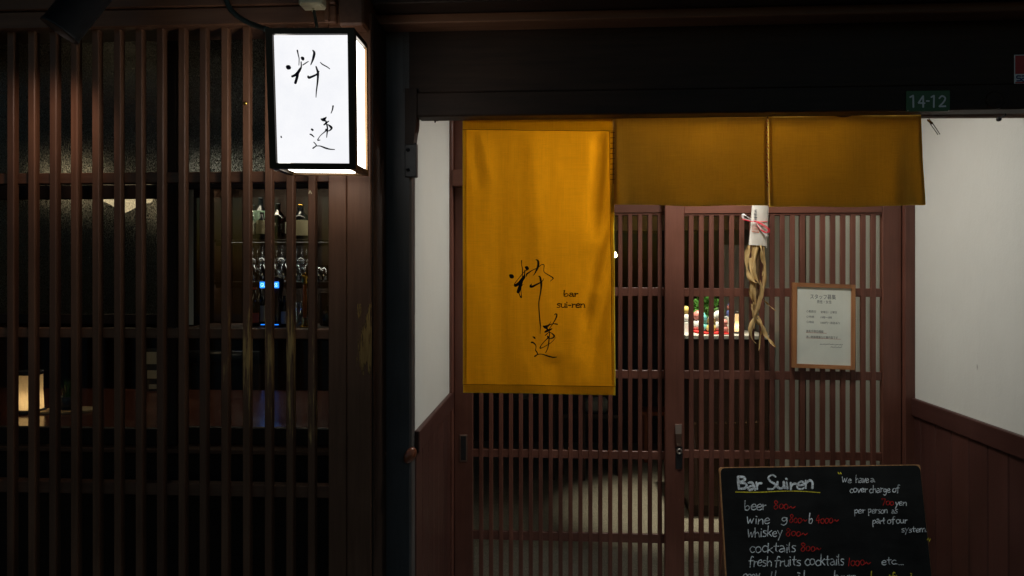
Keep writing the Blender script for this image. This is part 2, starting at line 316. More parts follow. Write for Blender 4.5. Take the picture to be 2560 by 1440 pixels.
# ================================================================== THE SETTING
structure(box('street', -25, 25, -25, 2.0, -0.3, -0.15, 'asphalt', None, 0))
structure(box('porch_floor', -6, 6, 2.0, 3.06, -0.3, 0.0, 'porch_stone', None, 0.004))
structure(box('room_floor', -4.0, 2.0, 3.06, 7.0, -0.3, 0.002, 'terrazzo', None, 0))
XL, XR = PX(1127, DOOR), PX(2270, DOOR)      # porch walls
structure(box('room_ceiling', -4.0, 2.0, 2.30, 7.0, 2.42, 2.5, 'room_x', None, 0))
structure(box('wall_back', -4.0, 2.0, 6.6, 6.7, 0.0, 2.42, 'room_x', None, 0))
structure(box('wall_left', -3.8, -3.7, 2.26, 6.6, 0.0, 2.42, 'room_z', None, 0))
RX = XR-0.03
structure(box('wall_right', RX, RX+0.12, 3.10, 6.6, 0.0, 2.42, 'grey_plaster', None, 0))
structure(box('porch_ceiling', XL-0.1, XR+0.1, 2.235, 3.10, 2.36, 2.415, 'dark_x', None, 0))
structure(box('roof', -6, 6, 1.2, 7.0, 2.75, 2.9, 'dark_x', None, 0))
# front wall of the room behind the lattice: header and dado board with the window between
GL = 2.20
bx0, bx1 = -2.3, XL-0.075
w = thing('front_wall', (0, GL, 0), 'dark board wall under and over the barred window', 'wall')
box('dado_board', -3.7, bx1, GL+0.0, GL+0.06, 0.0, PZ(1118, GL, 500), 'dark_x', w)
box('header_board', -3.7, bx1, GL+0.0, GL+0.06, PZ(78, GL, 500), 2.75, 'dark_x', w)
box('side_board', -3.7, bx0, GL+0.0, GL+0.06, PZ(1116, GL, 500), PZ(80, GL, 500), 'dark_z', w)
# ------------------------------------------------------------------ porch walls
def porch_wall(side):
    X = XL if side < 0 else XR
    Y0, Y1 = 2.235, 3.10
    lab = 'white plaster porch wall with dark wainscot beside the long curtain panel' if side < 0 else 'white plaster porch wall with dark wainscot beside the framed notice'
    w = thing('porch_wall', (X, Y0, 0), lab, 'wall')
    zc = 1.02; th = 0.07*side
    box('plaster', X, X+th, Y0, Y1, zc, 2.36, 'plaster', w, 0.0)
    box('cap_rail', X-0.014*side, X+th, Y0-0.001, Y1-0.105, zc-0.066, zc+0.0012, 'wains_y', w, 0.003)
    n = 7; bw = (Y1-0.1-Y0)/n
    for i in range(n):
        box('board', X-0.004*side, X+th*0.9, Y0+i*bw+0.0016, Y0+(i+1)*bw-0.0016, 0.0, zc-0.0665, 'wains_z', w, 0.003)
    return w
porch_wall(-1); porch_wall(1)
# ------------------------------------------------------------------ pillars, lintel, eaves
pil = thing('corner_pillar', (PX(990, FRONT), FRONT, 0), 'dark square pillar between the lattice and the white porch wall', 'pillar')
pl0, pl1 = PX(955, FRONT)-0.03, PX(1028, FRONT)
box('shaft', pl0, pl1, FRONT, FRONT+0.11, 0.0, 2.75, 'pillar_z', pil, 0.006)
# iron strap on its edge and a little curved corbel under the beam
st = thing('iron_strap', P(1029, 400, FRONT), 'black iron strap on the pillar edge below the beam', 'bracket')
box('plate', PX(1012, FRONT-.006), PX(1041, FRONT-.006), FRONT-0.008, FRONT+0.02, PZ(443, FRONT, 1030), PZ(358, FRONT, 1030), 'black_metal', st, 0.002)
for yy in (375, 425): lathe('bolt', [(0.006, 0), (0.006, 0.003), (0.0, 0.005)], P(1020, yy, FRONT-0.008), 'black_metal', st, 8, axis=(0, -1, 0))
cb = [(1012, 221), (1042, 221), (1041, 302), (1040, 318), (1037, 330), (1035, 345), (1034, 360), (1012, 360)]
vsF = [P(a, b, FRONT-0.014) for a, b in cb]; vsB = [v+Vector((0, 0.05, 0)) for v in vsF]; k = len(cb)
o = mesh('corbel', vsF+vsB, [tuple(range(k)), tuple(reversed(range(k, 2*k)))]+[(i, (i+1) % k, k+(i+1) % k, k+i) for i in range(k)], 'dark_z', None, at=vsF[0])
tag(o, 'small curved dark wooden corbel where the pillar meets the beam', 'corbel')
kb = lathe('knob', [(0.0, 0), (0.012, 0.001), (0.019, 0.006), (0.019, 0.011), (0.012, 0.016), (0.0, 0.017)], P(1021, 1137, FRONT+0.0), 'knob_brown', None, 16, axis=(0.75, -0.66, 0), sx=1.0, sy=1.35)
tag(kb, 'reddish brown oval knob low on the edge of the dark pillar', 'knob')
LX0, LX1 = PX(1008, FRONT), PX(2560, FRONT)+0.35
lin = thing('door_lintel', (0.5, FRONT, PZ(281, FRONT)), 'broad near-black wooden lintel over the curtained doorway', 'lintel')
zl0 = PZ(282, 2.165, 1800); zl1 = PZ(224, 2.165, 1500); zl2 = PZ(40, FRONT, 1500)
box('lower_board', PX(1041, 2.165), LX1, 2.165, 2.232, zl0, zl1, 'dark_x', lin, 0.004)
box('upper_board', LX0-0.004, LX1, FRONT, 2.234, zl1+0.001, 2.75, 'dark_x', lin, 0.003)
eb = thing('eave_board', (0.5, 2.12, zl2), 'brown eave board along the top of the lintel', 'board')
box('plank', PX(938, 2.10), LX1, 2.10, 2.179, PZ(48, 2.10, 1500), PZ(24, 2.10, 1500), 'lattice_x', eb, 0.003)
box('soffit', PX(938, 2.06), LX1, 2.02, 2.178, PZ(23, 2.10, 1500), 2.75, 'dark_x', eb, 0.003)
# far right pillar, mostly out of the frame
rp = thing('right_pillar', (XR+0.2, FRONT, 0), 'dark pillar at the far end of the white porch wall', 'pillar')
box('shaft', XR+0.03, XR+0.35, FRONT+0.002, FRONT+0.11, 0.0, zl0-0.001, 'dark_z', rp, 0.006)
# ------------------------------------------------------------------ lattice bay
bay = thing('lattice_bay', (PX(500, BAY), BAY, 0), 'dark brown wooden lattice bay of upright slats in front of the window', 'lattice')
ztop = PZ(72, BAY, 400)
slx = [16, 69, 122, 176, 230, 284, 338, 391, 445, 498, 552, 606, 661, 715, 769]
slx = [16-53.6*i for i in range(5, 0, -1)]+slx
sw = 0.0205; sd = 0.024
for i, px in enumerate(slx):
    x0 = PX(px, BAY); ww = sw
    o = box('slat', x0, x0+ww, BAY, BAY+sd, 0.05, ztop+0.02, 'lattice_worn', bay, 0.0022)
    o.rotation_euler = (random.uniform(-.001, .001), random.uniform(-.0012, .0012), random.uniform(-.03, .03))
xa, xb = PX(slx[0], BAY)-0.05, PX(822, BAY)
for py, h in ((431, 0.031), (821, 0.028), (1207, 0.034)):
    z1 = PZ(py, BAY+sd, 400); box('rail', xa, xb, BAY+sd-0.006, BAY+sd+0.03, z1-h, z1, 'lattice_x', bay, 0.002)
box('side_stile', PX(822, BAY), PX(868, BAY)-0.0012, BAY-0.004, BAY+0.05, 0.0, ztop+0.03, 'lattice_z', bay, 0.002)
post = box('post', PX(868, BAY)+0.0012, PX(930, BAY), BAY-0.008, FRONT+0.02, 0.0, ztop+0.03, 'lattice_z', bay, 0.003)
box('side_shade', PX(930, BAY)+0.0003, PX(930, BAY)+0.004, BAY-0.002, FRONT+0.019, 0.0, ztop+0.03, 'dark_z', bay, 0.001)  # added dark skin: the shade of the post's unlit side, put into colour
zl = PZ(19, BAY-.02, 500)
box('head_beam', xa, PX(845, BAY), BAY-0.022, BAY+0.11, ztop, zl-0.0012, 'lattice_x', bay, 0.003)
box('upper_beam', xa, PX(845, BAY), BAY-0.028, BAY+0.11, zl+0.0012, 2.75, 'lattice_x', bay, 0.003)
box('sill_beam', xa, PX(822, BAY)-0.001, BAY-0.012, BAY+0.09, 0.0, 0.06, 'lattice_x', bay, 0.004)
box('beam_end', PX(845, 1.955), PX(909, 1.955), 1.955, FRONT-0.01, PZ(62, 1.955, 880), 2.75, 'lattice_y', bay, 0.006)
box('cover_strip', PX(812, BAY-.03), PX(822, BAY-.03), BAY-0.034, BAY-0.0225, PZ(62, BAY, 815), 2.75, 'lattice_z', bay, 0.002)
# worn patch where the paint has gone from the post: its own irregular outline
wp = []
for i in range(26):
    y = 760+i*7.2; l = 890; r_ = 929
    wp.append((l, r_, y))
V = []; F = []
for l, r_, y in wp: V += [P(l, y, BAY-0.0094), P(r_, y, BAY-0.0094)]
for i in range(len(wp)-1): F.append((2*i, 2*i+1, 2*i+3, 2*i+2))
m, t, p = nt('worn'); n = noise(t, 70, (1.4, 1, 0.12), 5, 0.7); n2 = noise(t, 12, (1, 1, 0.5), 3); g = N(t, 'ShaderNodeNewGeometry'); s = N(t, 'ShaderNodeSeparateXYZ'); t.links.new(g.outputs['Position'], s.inputs[0])
c = mix(t, ramp(t, n, [(0.35, 0.0), (0.65, 1.0)]), (0.22, 0.11, 0.03), (0.46, 0.26, 0.075)); t.links.new(c, p.inputs['Base Color']); p.inputs['Roughness'].default_value = 0.8
xm = PX(902, BAY); edge = math_(t, 'MULTIPLY', math_(t, 'SUBTRACT', s.outputs[0], xm-0.006), 45.0)
zt = PZ(770, BAY, 915); top = math_(t, 'MULTIPLY', math_(t, 'SUBTRACT', zt, s.outputs[2]), 5.0); bot = math_(t, 'MULTIPLY', math_(t, 'SUBTRACT', s.outputs[2], PZ(935, BAY, 915)), 14.0)
fade = math_(t, 'MINIMUM', math_(t, 'MINIMUM', edge, top), bot)
al = math_(t, 'ADD', math_(t, 'MINIMUM', fade, 1.0), math_(t, 'MULTIPLY', math_(t, 'SUBTRACT', n, 0.52), 3.0)); t.links.new(ramp(t, al, [(-0.0, 0.0), (0.30, 1.0)]), p.inputs['Alpha']); M['worn'] = m
mesh('worn_patch', V, F, 'worn', bay)
# small things on the slats: an orange sticker and a little arrow mark
o = lathe('round_sticker', [(0.0022, 0), (0.0052, 0.0002), (0.0052, 0.0010), (0.0, 0.0012)], P(613, 258, BAY-0.001), 'gold', None, 12, axis=(0, -1, 0)); tag(o, 'tiny round orange sticker on a lattice slat beside the lantern', 'sticker')
V, F = ribbons([[(772, 484, 1.3), (775, 477, 1.5)], [(775, 477, 1.5), (779, 484, 1.3)]])
o = mesh('arrow_mark', [P(a, b, BAY-0.0026) for a, b, _ in V], F, 'label_cream', None, at=P(775, 480, BAY)); tag(o, 'tiny pale arrow mark on a slat below the lantern', 'mark')
# ------------------------------------------------------------------ window sashes behind the lattice
win = thing('window', ((bx0+bx1)/2, GL, 1.0), 'dark framed window with patterned and clear panes behind the lattice', 'window')
def sash(x0, x1, y, panes, label):
    s = bpy.data.objects.new('sash', None); S.collection.objects.link(s); s.empty_display_size = 0.05
    ORG[s.name] = Vector(((x0+x1)/2, y, panes[0][0])); s.location = ORG[s.name]-org(win); s.parent = win; s['label'] = label
    zlo, zhi = panes[0][0]-0.05, panes[-1][1]+0.035
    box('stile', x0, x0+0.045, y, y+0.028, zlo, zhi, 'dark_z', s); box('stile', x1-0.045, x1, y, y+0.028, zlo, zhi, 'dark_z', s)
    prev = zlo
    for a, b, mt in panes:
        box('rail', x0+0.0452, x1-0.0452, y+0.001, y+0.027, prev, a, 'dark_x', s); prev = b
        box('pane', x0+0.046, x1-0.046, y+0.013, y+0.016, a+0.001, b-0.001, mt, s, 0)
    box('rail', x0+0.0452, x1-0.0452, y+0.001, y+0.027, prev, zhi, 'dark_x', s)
    return s
ym = GL+0.004
zA = lambda py: PZ(py, ym, 300)
sash(bx0+0.01, PX(440, ym), ym, [(zA(1072), zA(810), 'glass'), (zA(786), zA(496), 'pattern_glass'), (zA(462), zA(92), 'pattern_glass')], 'window sash with patterned glass over a clear lower pane, lamp glowing behind')
sash(PX(418, ym+.03), bx1-0.001, ym+0.03, [(zA(1072), zA(852), 'glass'), (zA(822), zA(470), 'glass'), (zA(430), zA(92), 'pattern_glass')], 'window sash with clear panes in front of the bar shelves')
o = box('sill', bx0, bx1, GL-0.035, GL+0.10, zA(1124), zA(1114), 'lattice_x', win, 0.002)
# ------------------------------------------------------------------ lantern sign
LY = 1.80
lan = thing('lantern_sign', P(780, 422, LY+0.06), 'lit white box lantern with brush calligraphy in a black frame', 'lantern')
# local frame: u across, v up, w into the wall; the box leans a little forward at the top
c00 = P(674, 421, LY+0.025); c10 = P(889, 421, LY+0.025); c01 = P(662, 68, LY-0.035); c11 = P(886, 69, LY-0.035)
U = ((c10-c00)+(c11-c01))*0.5; lw = U.length; U.normalize(); Vv = ((c01-c00)+(c11-c10))*0.5; lh = Vv.length; Vv.normalize()
Wd = Vector((0.0, 1, 0)); ld = 0.135
def L3(u, v, w_): return c00+U*u+Vv*v+Wd*w_
def lbox(name, u0, u1, v0, v1, w0, w1, mat):
    vs = [L3(u, v, w_) for u in (u0, u1) for v in (v0, v1) for w_ in (w0, w1)]
    return mesh(name, vs, [(0, 1, 3, 2), (4, 6, 7, 5), (0, 4, 5, 1), (2, 3, 7, 6), (0, 2, 6, 4), (1, 5, 7, 3)], mat, lan)
fb = 0.0172
for u0 in (0, lw-fb):
    lbox('corner_post', u0, u0+fb, 0, lh, 0, 0.017, 'lantern_black')
    lbox('corner_post', u0+(0.002 if u0 == 0 else 0), u0+fb-(0 if u0 == 0 else 0.002), 0, lh, ld-0.014, ld, 'lantern_wood')
for v0 in (0, lh-fb*0.8):
    lbox('front_bar', fb, lw-fb, v0, v0+fb*0.8, 0.0005, 0.0165, 'lantern_black')
    lbox('back_bar', fb, lw-fb, v0+.0005, v0+fb*0.8-.0005, ld-0.0135, ld-.0005, 'lantern_wood')
    for u0 in (0.0005, lw-fb+0.0005): lbox('side_bar', u0, u0+fb-0.001, v0+0.0004, v0+fb*0.8-0.0004, 0.0172, ld-0.0142, 'lantern_black')
for (a, b, c_, d_, e, f_) in ((0.0188, lw-0.0188, 0.0152, lh-0.0152, 0.006, 0.008),): lbox('front_panel', a, b, c_, d_, e, f_, 'lantern_paper')
lbox('side_panel', lw-0.010, lw-0.008, 0.0152, lh-0.0152, 0.0174, ld-0.0144, 'lantern_side'); lbox('side_panel', 0.008, 0.010, 0.0152, lh-0.0152, 0.0174, ld-0.0144, 'lantern_side')
lbox('bottom_panel', 0.030, lw-0.030, 0.004, 0.006, 0.030, ld-0.030, 'lantern_bottom'); lbox('bottom_board', 0.019, lw-0.019, 0.0062, 0.009, 0.0174, ld-0.0144, 'lantern_wood'); lbox('top_board', 0.0188, lw-0.0188, lh-0.010, lh-0.004, 0.0174, ld-0.0144, 'lantern_black')
LZ3 = [[(390, 140, 12), (410, 240, 8), (430, 330, 6), (425, 480, 4)], [(165, 510, 36), (190, 525, 44), (215, 538, 36)], [(490, 305, 22), (510, 325, 32), (522, 350, 24)],
 [(475, 400, 8), (478, 510, 11), (450, 570, 22), (390, 660, 28), (330, 705, 22), (270, 730, 20)], [(400, 640, 25), (385, 740, 25), (345, 880, 24)], [(510, 475, 6), (570, 435, 8), (640, 390, 4)],
 [(735, 140, 8), (770, 190, 20), (760, 280, 22), (725, 390, 14), (690, 470, 5)], [(905, 410, 4), (960, 460, 8), (1060, 515, 7), (1120, 560, 5)],
 [(810, 505, 10), (845, 610, 18), (855, 680, 20), (845, 850, 14), (820, 1050, 9), (810, 1200, 4)], [(630, 720, 12), (650, 755, 22), (720, 735, 18), (830, 680, 14), (880, 610, 6)]]
LZ4 = [[(1370, 140, 14), (1355, 230, 10), (1320, 320, 4)], [(1080, 455, 10), (1140, 470, 34), (1210, 410, 6)], [(1150, 490, 18), (1200, 510, 12), (1195, 560, 16), (1150, 595, 12)], [(1200, 550, 18), (1270, 505, 6)],
 [(1220, 580, 14), (1235, 680, 12), (1230, 760, 12), (1215, 900, 4)], [(1250, 590, 6), (1310, 640, 22), (1335, 680, 18), (1290, 730, 10), (1245, 745, 6)], [(1210, 710, 24), (1180, 755, 10), (1080, 840, 5), (1020, 920, 6), (1005, 965, 10), (1060, 960, 4)],
 [(855, 700, 18), (885, 725, 18)], [(815, 820, 10), (860, 840, 12), (915, 890, 5)], [(905, 1010, 6), (960, 1070, 8), (960, 1100, 8), (885, 1160, 12)], [(960, 1105, 5), (1060, 1105, 8), (1180, 1150, 14), (1290, 1180, 10), (1410, 1188, 5)], [(120, 870, 10), (130, 900, 12)]]
lst = [[(700+a/9, 110+b/9, w_/9*1.12+0.45) for a, b, w_ in s_] for s_ in LZ3]+[[(690+a/9.6, 250+b/9.6, w_/9.6*1.12+0.45) for a, b, w_ in s_] for s_ in LZ4]
pn = U.cross(Vv); p0 = L3(0, 0, 0.0052)
def on_plane(px, py, p0, n, lift=0.0):
    d = ray(px, py); o0 = Vector((0, 0, CAMZ)); return o0+d*((p0-o0).dot(n)/d.dot(n)-lift)
V, F = ribbons(lst)
mesh('calligraphy', [on_plane(a, b, p0, pn, 0.0001*(k % 7)) for a, b, k in V], F, 'lantern_ink', lan)
sp0 = L3(lw-0.0072, 0, 0)
V, F = ribbons([[(893, 251, 1.0), (896, 254, 1.6)], [(897, 236, .8), (899, 233, .5)], [(893, 290, 1.8), (895, 300, 1.2)], [(896, 371, 1.8), (899, 367, .7)]])
mesh('calligraphy', [on_plane(a, b, sp0, U) for a, b, k in V], F, 'lantern_ink', lan)
box('mount_bar', L3(lw*0.5, 0, 0).x-0.02, L3(lw*0.5, 0, 0).x+0.02, LY+0.10, BAY-0.01, L3(0, lh*0.6, 0).z, L3(0, lh*0.6, 0).z+0.03, 'lantern_black', lan)
# junction box with its cables
jb = thing('junction_box', P(780, 8, BAY-0.06), 'cream plastic junction box above the lit lantern', 'box')
zb = PZ(17, BAY-.06, 780)
box('case', PX(750, BAY-.06), PX(808, BAY-.06), BAY-0.075, BAY-0.0285, zb, zb+0.05, 'cream_plastic', jb, 0.005)
box('lip', PX(756, BAY-.06), PX(800, BAY-.06), BAY-0.079, BAY-0.0755, zb+0.004, zb+0.045, 'cream_plastic', jb, 0.002)
tube('gland', [P(783, 16, BAY-.05), P(783, 30, BAY-.05)], 0.0035, 'cream_plastic', jb)
o = tube('lantern_cable', cr([P(785, 28, BAY-.05), P(788, 45, BAY-.06), P(792, 66, BAY-.08), P(790, 80, BAY-.12)]), 0.0045, 'cable', None); tag(o, 'short dark cable from the junction box down to the lantern', 'cable')
o = tube('conduit', cr([P(560, -25, BAY-.04), P(567, 5, BAY-.045), P(580, 28, BAY-.05), P(608, 50, BAY-.06), P(640, 64, BAY-.08), P(668, 74, BAY-.12)]), 0.0075, 'cable', None); tag(o, 'dark green flexible conduit curving to the top of the lantern', 'conduit')
# spotlight cylinder high on the left
sp = thing('spotlight', P(190, -20, 1.83), 'black cylinder spotlight hanging in front of the lattice top', 'spotlight')
a0 = P(300, -110, 1.86); a1 = P(152, 74, 1.80); ax = (a1-a0); ln = ax.length; ax.normalize()
r0 = 0.047
lathe('housing', [(r0*0.9, 0), (r0, 0.01), (r0, ln), (r0*1.03, ln), (r0*1.03, ln+0.006), (r0*0.92, ln+0.006), (r0*0.90, ln-0.03)], a0, 'black_metal', sp, 28, axis=ax)
lathe('lens', [(r0*0.88, 0), (r0*0.88, 0.002), (0, 0.002)], a0+ax*(ln-0.028), 'spot_disc', sp, 20, axis=ax)
tube('arm', [a0+ax*0.05, a0+ax*0.02+Vector((0.06, 0.06, 0.1)), Vector((a0.x+0.10, BAY-0.03, 2.5))], 0.008, 'black_metal', sp)
tgt = P(80, 420, BAY); lp = a0+ax*(ln+0.012)
sl = light('spot_beam', 'SPOT', lp, SPOT_W, (1.0, 0.74, 0.60), sp, spot_size=R(85), spot_blend=1.0, shadow_soft_size=0.03)
sl.rotation_euler = (tgt-lp).to_track_quat('-Z', 'Y').to_euler()
# ------------------------------------------------------------------ doors
def sliding_door(px0, px1, Y, slats, stile, rails, label):
    d = thing('sliding_door', (PX((px0+px1)/2, Y), Y, 0.02), label, 'door')
    x0, x1 = PX(px0, Y), PX(px1, Y); mid = (px0+px1)/2; zt = PZ(463, Y, mid); zb = 0.03; T = 0.03
    xs0, xs1 = PX(stile[0], Y), PX(stile[1], Y)
    box('stile', x0, xs0, Y, Y+T, zb, zt, 'door_z', d, 0.002); box('stile', xs1, x1, Y, Y+T, zb, zt, 'door_z', d, 0.002)
    zr = PZ(533, Y, mid)
    box('top_rail', xs0+0.0002, xs1-0.0002, Y+0.002, Y+T-0.002, zr, zt-0.001, 'door_x', d, 0.002)
    box('bead', xs0+0.0003, xs1-0.0003, Y+0.006, Y+T-0.004, zr-0.009, zr-0.0005, 'door_x', d, 0.002)
    box('bottom_rail', xs0+0.0002, xs1-0.0002, Y+0.002, Y+T-0.002, zb+.001, 0.13, 'door_x', d, 0.002)
    for a, b in rails:
        box('rail', xs0+0.0002, xs1-0.0002, Y+0.0075, Y+0.0205, PZ(b, Y, mid), PZ(a, Y, mid), 'door_x', d, 0.0012)
    for px, wd in slats:
        o = box('slat', PX(px, Y), PX(px, Y)+wd, Y+0.005, Y+0.0190, 0.128, zr-0.007, 'door_z', d, 0.0014)
    box('pane', xs0+0.0004, xs1-0.0004, Y+0.0215, Y+0.0245, 0.129, zr-0.006, 'glass', d, 0)
    return d
YL, YR = 3.005, 2.965
dl = sliding_door(1136, 1706, YL, [(1197+24.9*i, 0.0168) for i in range(19)], (1182, 1672), [(719, 740), (925, 946), (1127, 1147), (1333, 1355), (1540, 1562)], 'brown sliding lattice door half hidden by the long yellow curtain panel')
dr = sliding_door(1663, 2254, YR, [(1723+25.35*i, 0.0188) for i in range(19)], (1711, 2207), [(721, 742), (929, 950), (1130, 1150), (1338, 1360), (1545, 1567)], 'brown sliding lattice door with lock, carrying the framed notice')
# recessed pull, handle and lock
fp = thing('flush_pull', P(1158, 1120, YL-.001), 'dark recessed finger pull in the stile behind the curtain', 'pull')
box('frame', PX(1149, YL), PX(1168, YL), YL-0.0025, YL+0.001, PZ(1154, YL, 1158), PZ(1087, YL, 1158), 'bronze', fp, 0.001)
box('recess', PX(1152, YL), PX(1165, YL), YL-0.0032, YL-0.0008, PZ(1150, YL, 1158), PZ(1090, YL, 1158), 'black_metal', fp, 0.0005)
hd = thing('door_handle', P(1697, 1090, YR-.01), 'bronze lever handle with round key lock on the door stile', 'handle')
hv = []
prof = [(1688, 1704, 1060, .004), (1688, 1704, 1062, .012), (1689, 1704, 1085, .018), (1691, 1704, 1108, .012), (1692, 1703, 1114, .003)]
for a, b, y, dd in prof: hv += [P(a, y, YR-dd), P(b, y, YR-dd), P(b, y, YR+.0), P(a, y, YR+.0)]
hf = [(0, 1, 2, 3), (16, 19, 18, 17)]
for i in range(4):
    for k in range(4): hf.append((4*i+k, 4*i+(k+1) % 4, 4*i+4+(k+1) % 4, 4*i+4+k))
mesh('lever', hv, hf, 'bronze', hd)
box('back_plate', PX(1689, YR), PX(1706, YR), YR-0.004, YR-0.0002, PZ(1172, YR, 1697), PZ(1116, YR, 1697), 'black_metal', hd, 0.001)
lathe('lock_ring', [(0.0118, 0), (0.0118, 0.004), (0.0095, 0.006), (0.006, 0.006), (0.0055, 0.003)], P(1698, 1128, YR-.004), 'steel', hd, 18, axis=(0, -1, 0))
lathe('key_core', [(0.0055, 0), (0.0055, 0.0035), (0, 0.0036)], P(1698, 1128, YR-.0042), 'black_metal', hd, 12, axis=(0, -1, 0))
# door frame: jambs, head and transom
df = thing('door_frame', (0.5, 2.97, 0), 'dark brown door frame and transom boards around the sliding doors', 'door frame')
box('jamb', XL+0.0005, PX(1135, YL), 2.955, 3.06, 0.0, 2.36, 'door_z', df); box('jamb', PX(2256, YR), XR-0.0005, 2.94, 3.06, 0.0, 2.36, 'door_z', df)
xj0, xj1 = PX(1135, YL)+0.0003, PX(2256, YR)-0.0003
box('head_rail', xj0, xj1, 2.95, 3.05, PZ(462, 2.95, 1600)+0.001, PZ(420, 2.95, 1600), 'door_x', df, 0.002)
nb = 4
for i in range(nb):
    a = xj0+(xj1-xj0)*i/nb; b = xj0+(xj1-xj0)*(i+1)/nb
    box('transom_board', a+0.001, b-0.001, 3.0, 3.03, PZ(420, 2.95, 1600)+0.001, 2.36, 'door_x', df)
box('sill', xj0, xj1, 2.94, 3.06, 0.001, 0.027, 'dark_x', df, 0.003)
# ------------------------------------------------------------------ noren
NY = 2.262
po = thing('curtain_pole', (0.4, NY+0.012, PZ(290, NY)), 'slim brown wooden pole carrying the yellow curtain', 'pole')
zpole = PZ(288.5, NY, 2430)
tube('rod', [Vector((PX(1043, NY+.012)-.02, NY+.012, PZ(289, NY, 1100))), Vector((LX1-0.1, NY+.012, zpole))], 0.0095, 'lattice_x', po, 12)
for px in (1092, 2497):
    h = thing('pole_hook', P(px, 296, NY-.004), 'small dark round hook holding the pole by the long curtain panel' if px < 1500 else 'small dark round hook holding the bare end of the pole', 'hook')
    lathe('cup', [(0.0, -0.007), (0.006, -0.005), (0.0078, 0), (0.006, 0.005), (0.0, 0.008)], P(px, 298, NY-.004), 'black_metal', h, 12)
    tube('screw', [P(px, 297, NY-.004), Vector((P(px, 297, NY-.004).x, 2.225, zl0-0.004)), Vector((P(px, 297, NY-.004).x, 2.225, zl0+0.01))], 0.0022, 'black_metal', h)
wr = thing('tie_wires', P(2322, 300, NY), 'two thin dark wire ends hanging from the pole beside the curtain', 'wire')
tube('wire', cr([P(2318, 298, NY), P(2326, 310, NY-.01), P(2336, 324, NY-.012), P(2345, 337, NY-.012)]), 0.0011, 'black_metal', wr, 6)
tube('wire', cr([P(2322, 296, NY), P(2331, 308, NY-.012), P(2341, 322, NY-.016), P(2350, 336, NY-.016)]), 0.0011, 'black_metal', wr, 6)
tube('knot', [P(2319, 300, NY-.004), P(2331, 309, NY-.013)], 0.0032, 'thread', wr, 6)
nor = thing('noren_curtain', P(1735, 300, NY), 'yellow ochre shop curtain, one long panel and two short folded ones', 'curtain')
def gauss(d, s): return math.exp(-d*d/(2*s*s))
def fold_left(px, py):
    v = (py-297)/690.0; u = (px-1157)/378.0; y = 0.004*math.sin(u*3.4+0.6)*v
    # long diagonal fold running from the right edge down to the left
    for (x0, y0, x1, y1, amp, s_) in ((1528, 500, 1462, 830, -0.013, 11), (1530, 560, 1480, 760, 0.010, 10), (1535, 640, 1478, 900, -0.009, 12), (1504, 325, 1490, 560, -0.012, 12), (1524, 330, 1500, 620, 0.007, 9), (1180, 330, 1200, 480, -0.003, 10), (1200, 330, 1222, 440, 0.002, 9), (1380, 900, 1400, 985, -0.004, 20), (1250, 320, 1246, 900, -0.003, 16), (1330, 320, 1350, 700, 0.003, 18)):
        dx, dy = x1-x0, y1-y0; L = math.hypot(dx, dy); tt = ((px-x0)*dx+(py-y0)*dy)/(L*L); dist = ((px-x0)*dy-(py-y0)*dx)/L
        win = max(0, min(1, (tt+0.2)*3))*max(0, min(1, (1.2-tt)*3)); y += 1.35*amp*gauss(dist, s_)*win*min(1, (py-300)/60 if py > 300 else 0)
    return y+0.0022*math.sin(u*9+v*4)*v+0.0030*mnoise.noise((px*.016, py*.006, 3.1))*min(1, max(0, (py-300)/80))+0.0009*mnoise.noise((px*.06, py*.03, 8.1))
def fold_right(k):
    def f(px, py):
        v = (py-297)/216.0; u = (px-(1537 if k == 0 else 1923))/383.0
        y = 0.004*math.sin(u*5+k*2+1)*v+0.003*math.sin(u*13+v*3+k)*v
        if k == 1: y += -0.012*gauss(px-(2268+v*8), 14)*v+0.008*gauss(px-(2240+v*10), 16)*v+0.004*gauss(px-2110-v*30, 22)
        else: y += -0.006*gauss(px-(1560+v*10), 14)*v+0.004*gauss(px-(1760-40*v), 40)*v
        return y*1.3+0.0045*mnoise.noise((px*.012+k*9, py*.008, 1.7))*v+0.0010*mnoise.noise((px*.05, py*.04, 5.5))
    return f
def cloth_sheet(name, cor, fold, nx, ny, mat, parent, dy=0.0, sag=0.0):
    """cor: px corners TL, TR, BR, BL; the sheet follows fold(px, py)"""
    (ax_, ay), (bx_, by), (cx_, cy_), (dx_, dy_) = cor; V, F = [], []
    for j in range(ny+1):
        v = j/ny
        for i in range(nx+1):
            u = i/nx; px = (ax_+(bx_-ax_)*u)*(1-v)+(dx_+(cx_-dx_)*u)*v; py = (ay+(by-ay)*u)*(1-v)+(dy_+(cy_-dy_)*u)*v
            py += sag*v*(math.sin(math.pi*u)+0.35*math.sin(u*11+px*.001)); q = P(px, py, NY); V.append((q.x, NY+fold(px, py)+dy, q.z))
    for j in range(ny):
        for i in range(nx): a = j*(nx+1)+i; F.append((a, a+1, a+nx+2, a+nx+1))
    return mesh(name, V, F, mat, parent, True)
lp_ = cloth_sheet('panel', ((1157, 286), (1533, 286), (1538, 986), (1158, 980)), fold_left, 90, 150, 'noren', nor)
lp_['label'] = 'long single-layer panel with calligraphy'
cloth_sheet('hem', ((1157, 286), (1533, 286), (1533, 328), (1157, 323)), fold_left, 60, 8, 'noren_hem', lp_, -0.0015)
cloth_sheet('hem', ((1158, 960), (1538, 965), (1538, 987.5), (1158, 981.5)), fold_left, 60, 6, 'noren_hem', lp_, -0.0015)
cloth_sheet('hem', ((1156.5, 322), (1165, 323), (1167, 960), (1157.5, 960)), fold_left, 3, 90, 'noren_hem', lp_, -0.0012)
cloth_sheet('hem', ((1524, 328), (1533.5, 328), (1538.5, 964), (1530, 964)), fold_left, 3, 90, 'noren_hem', lp_, -0.0012)
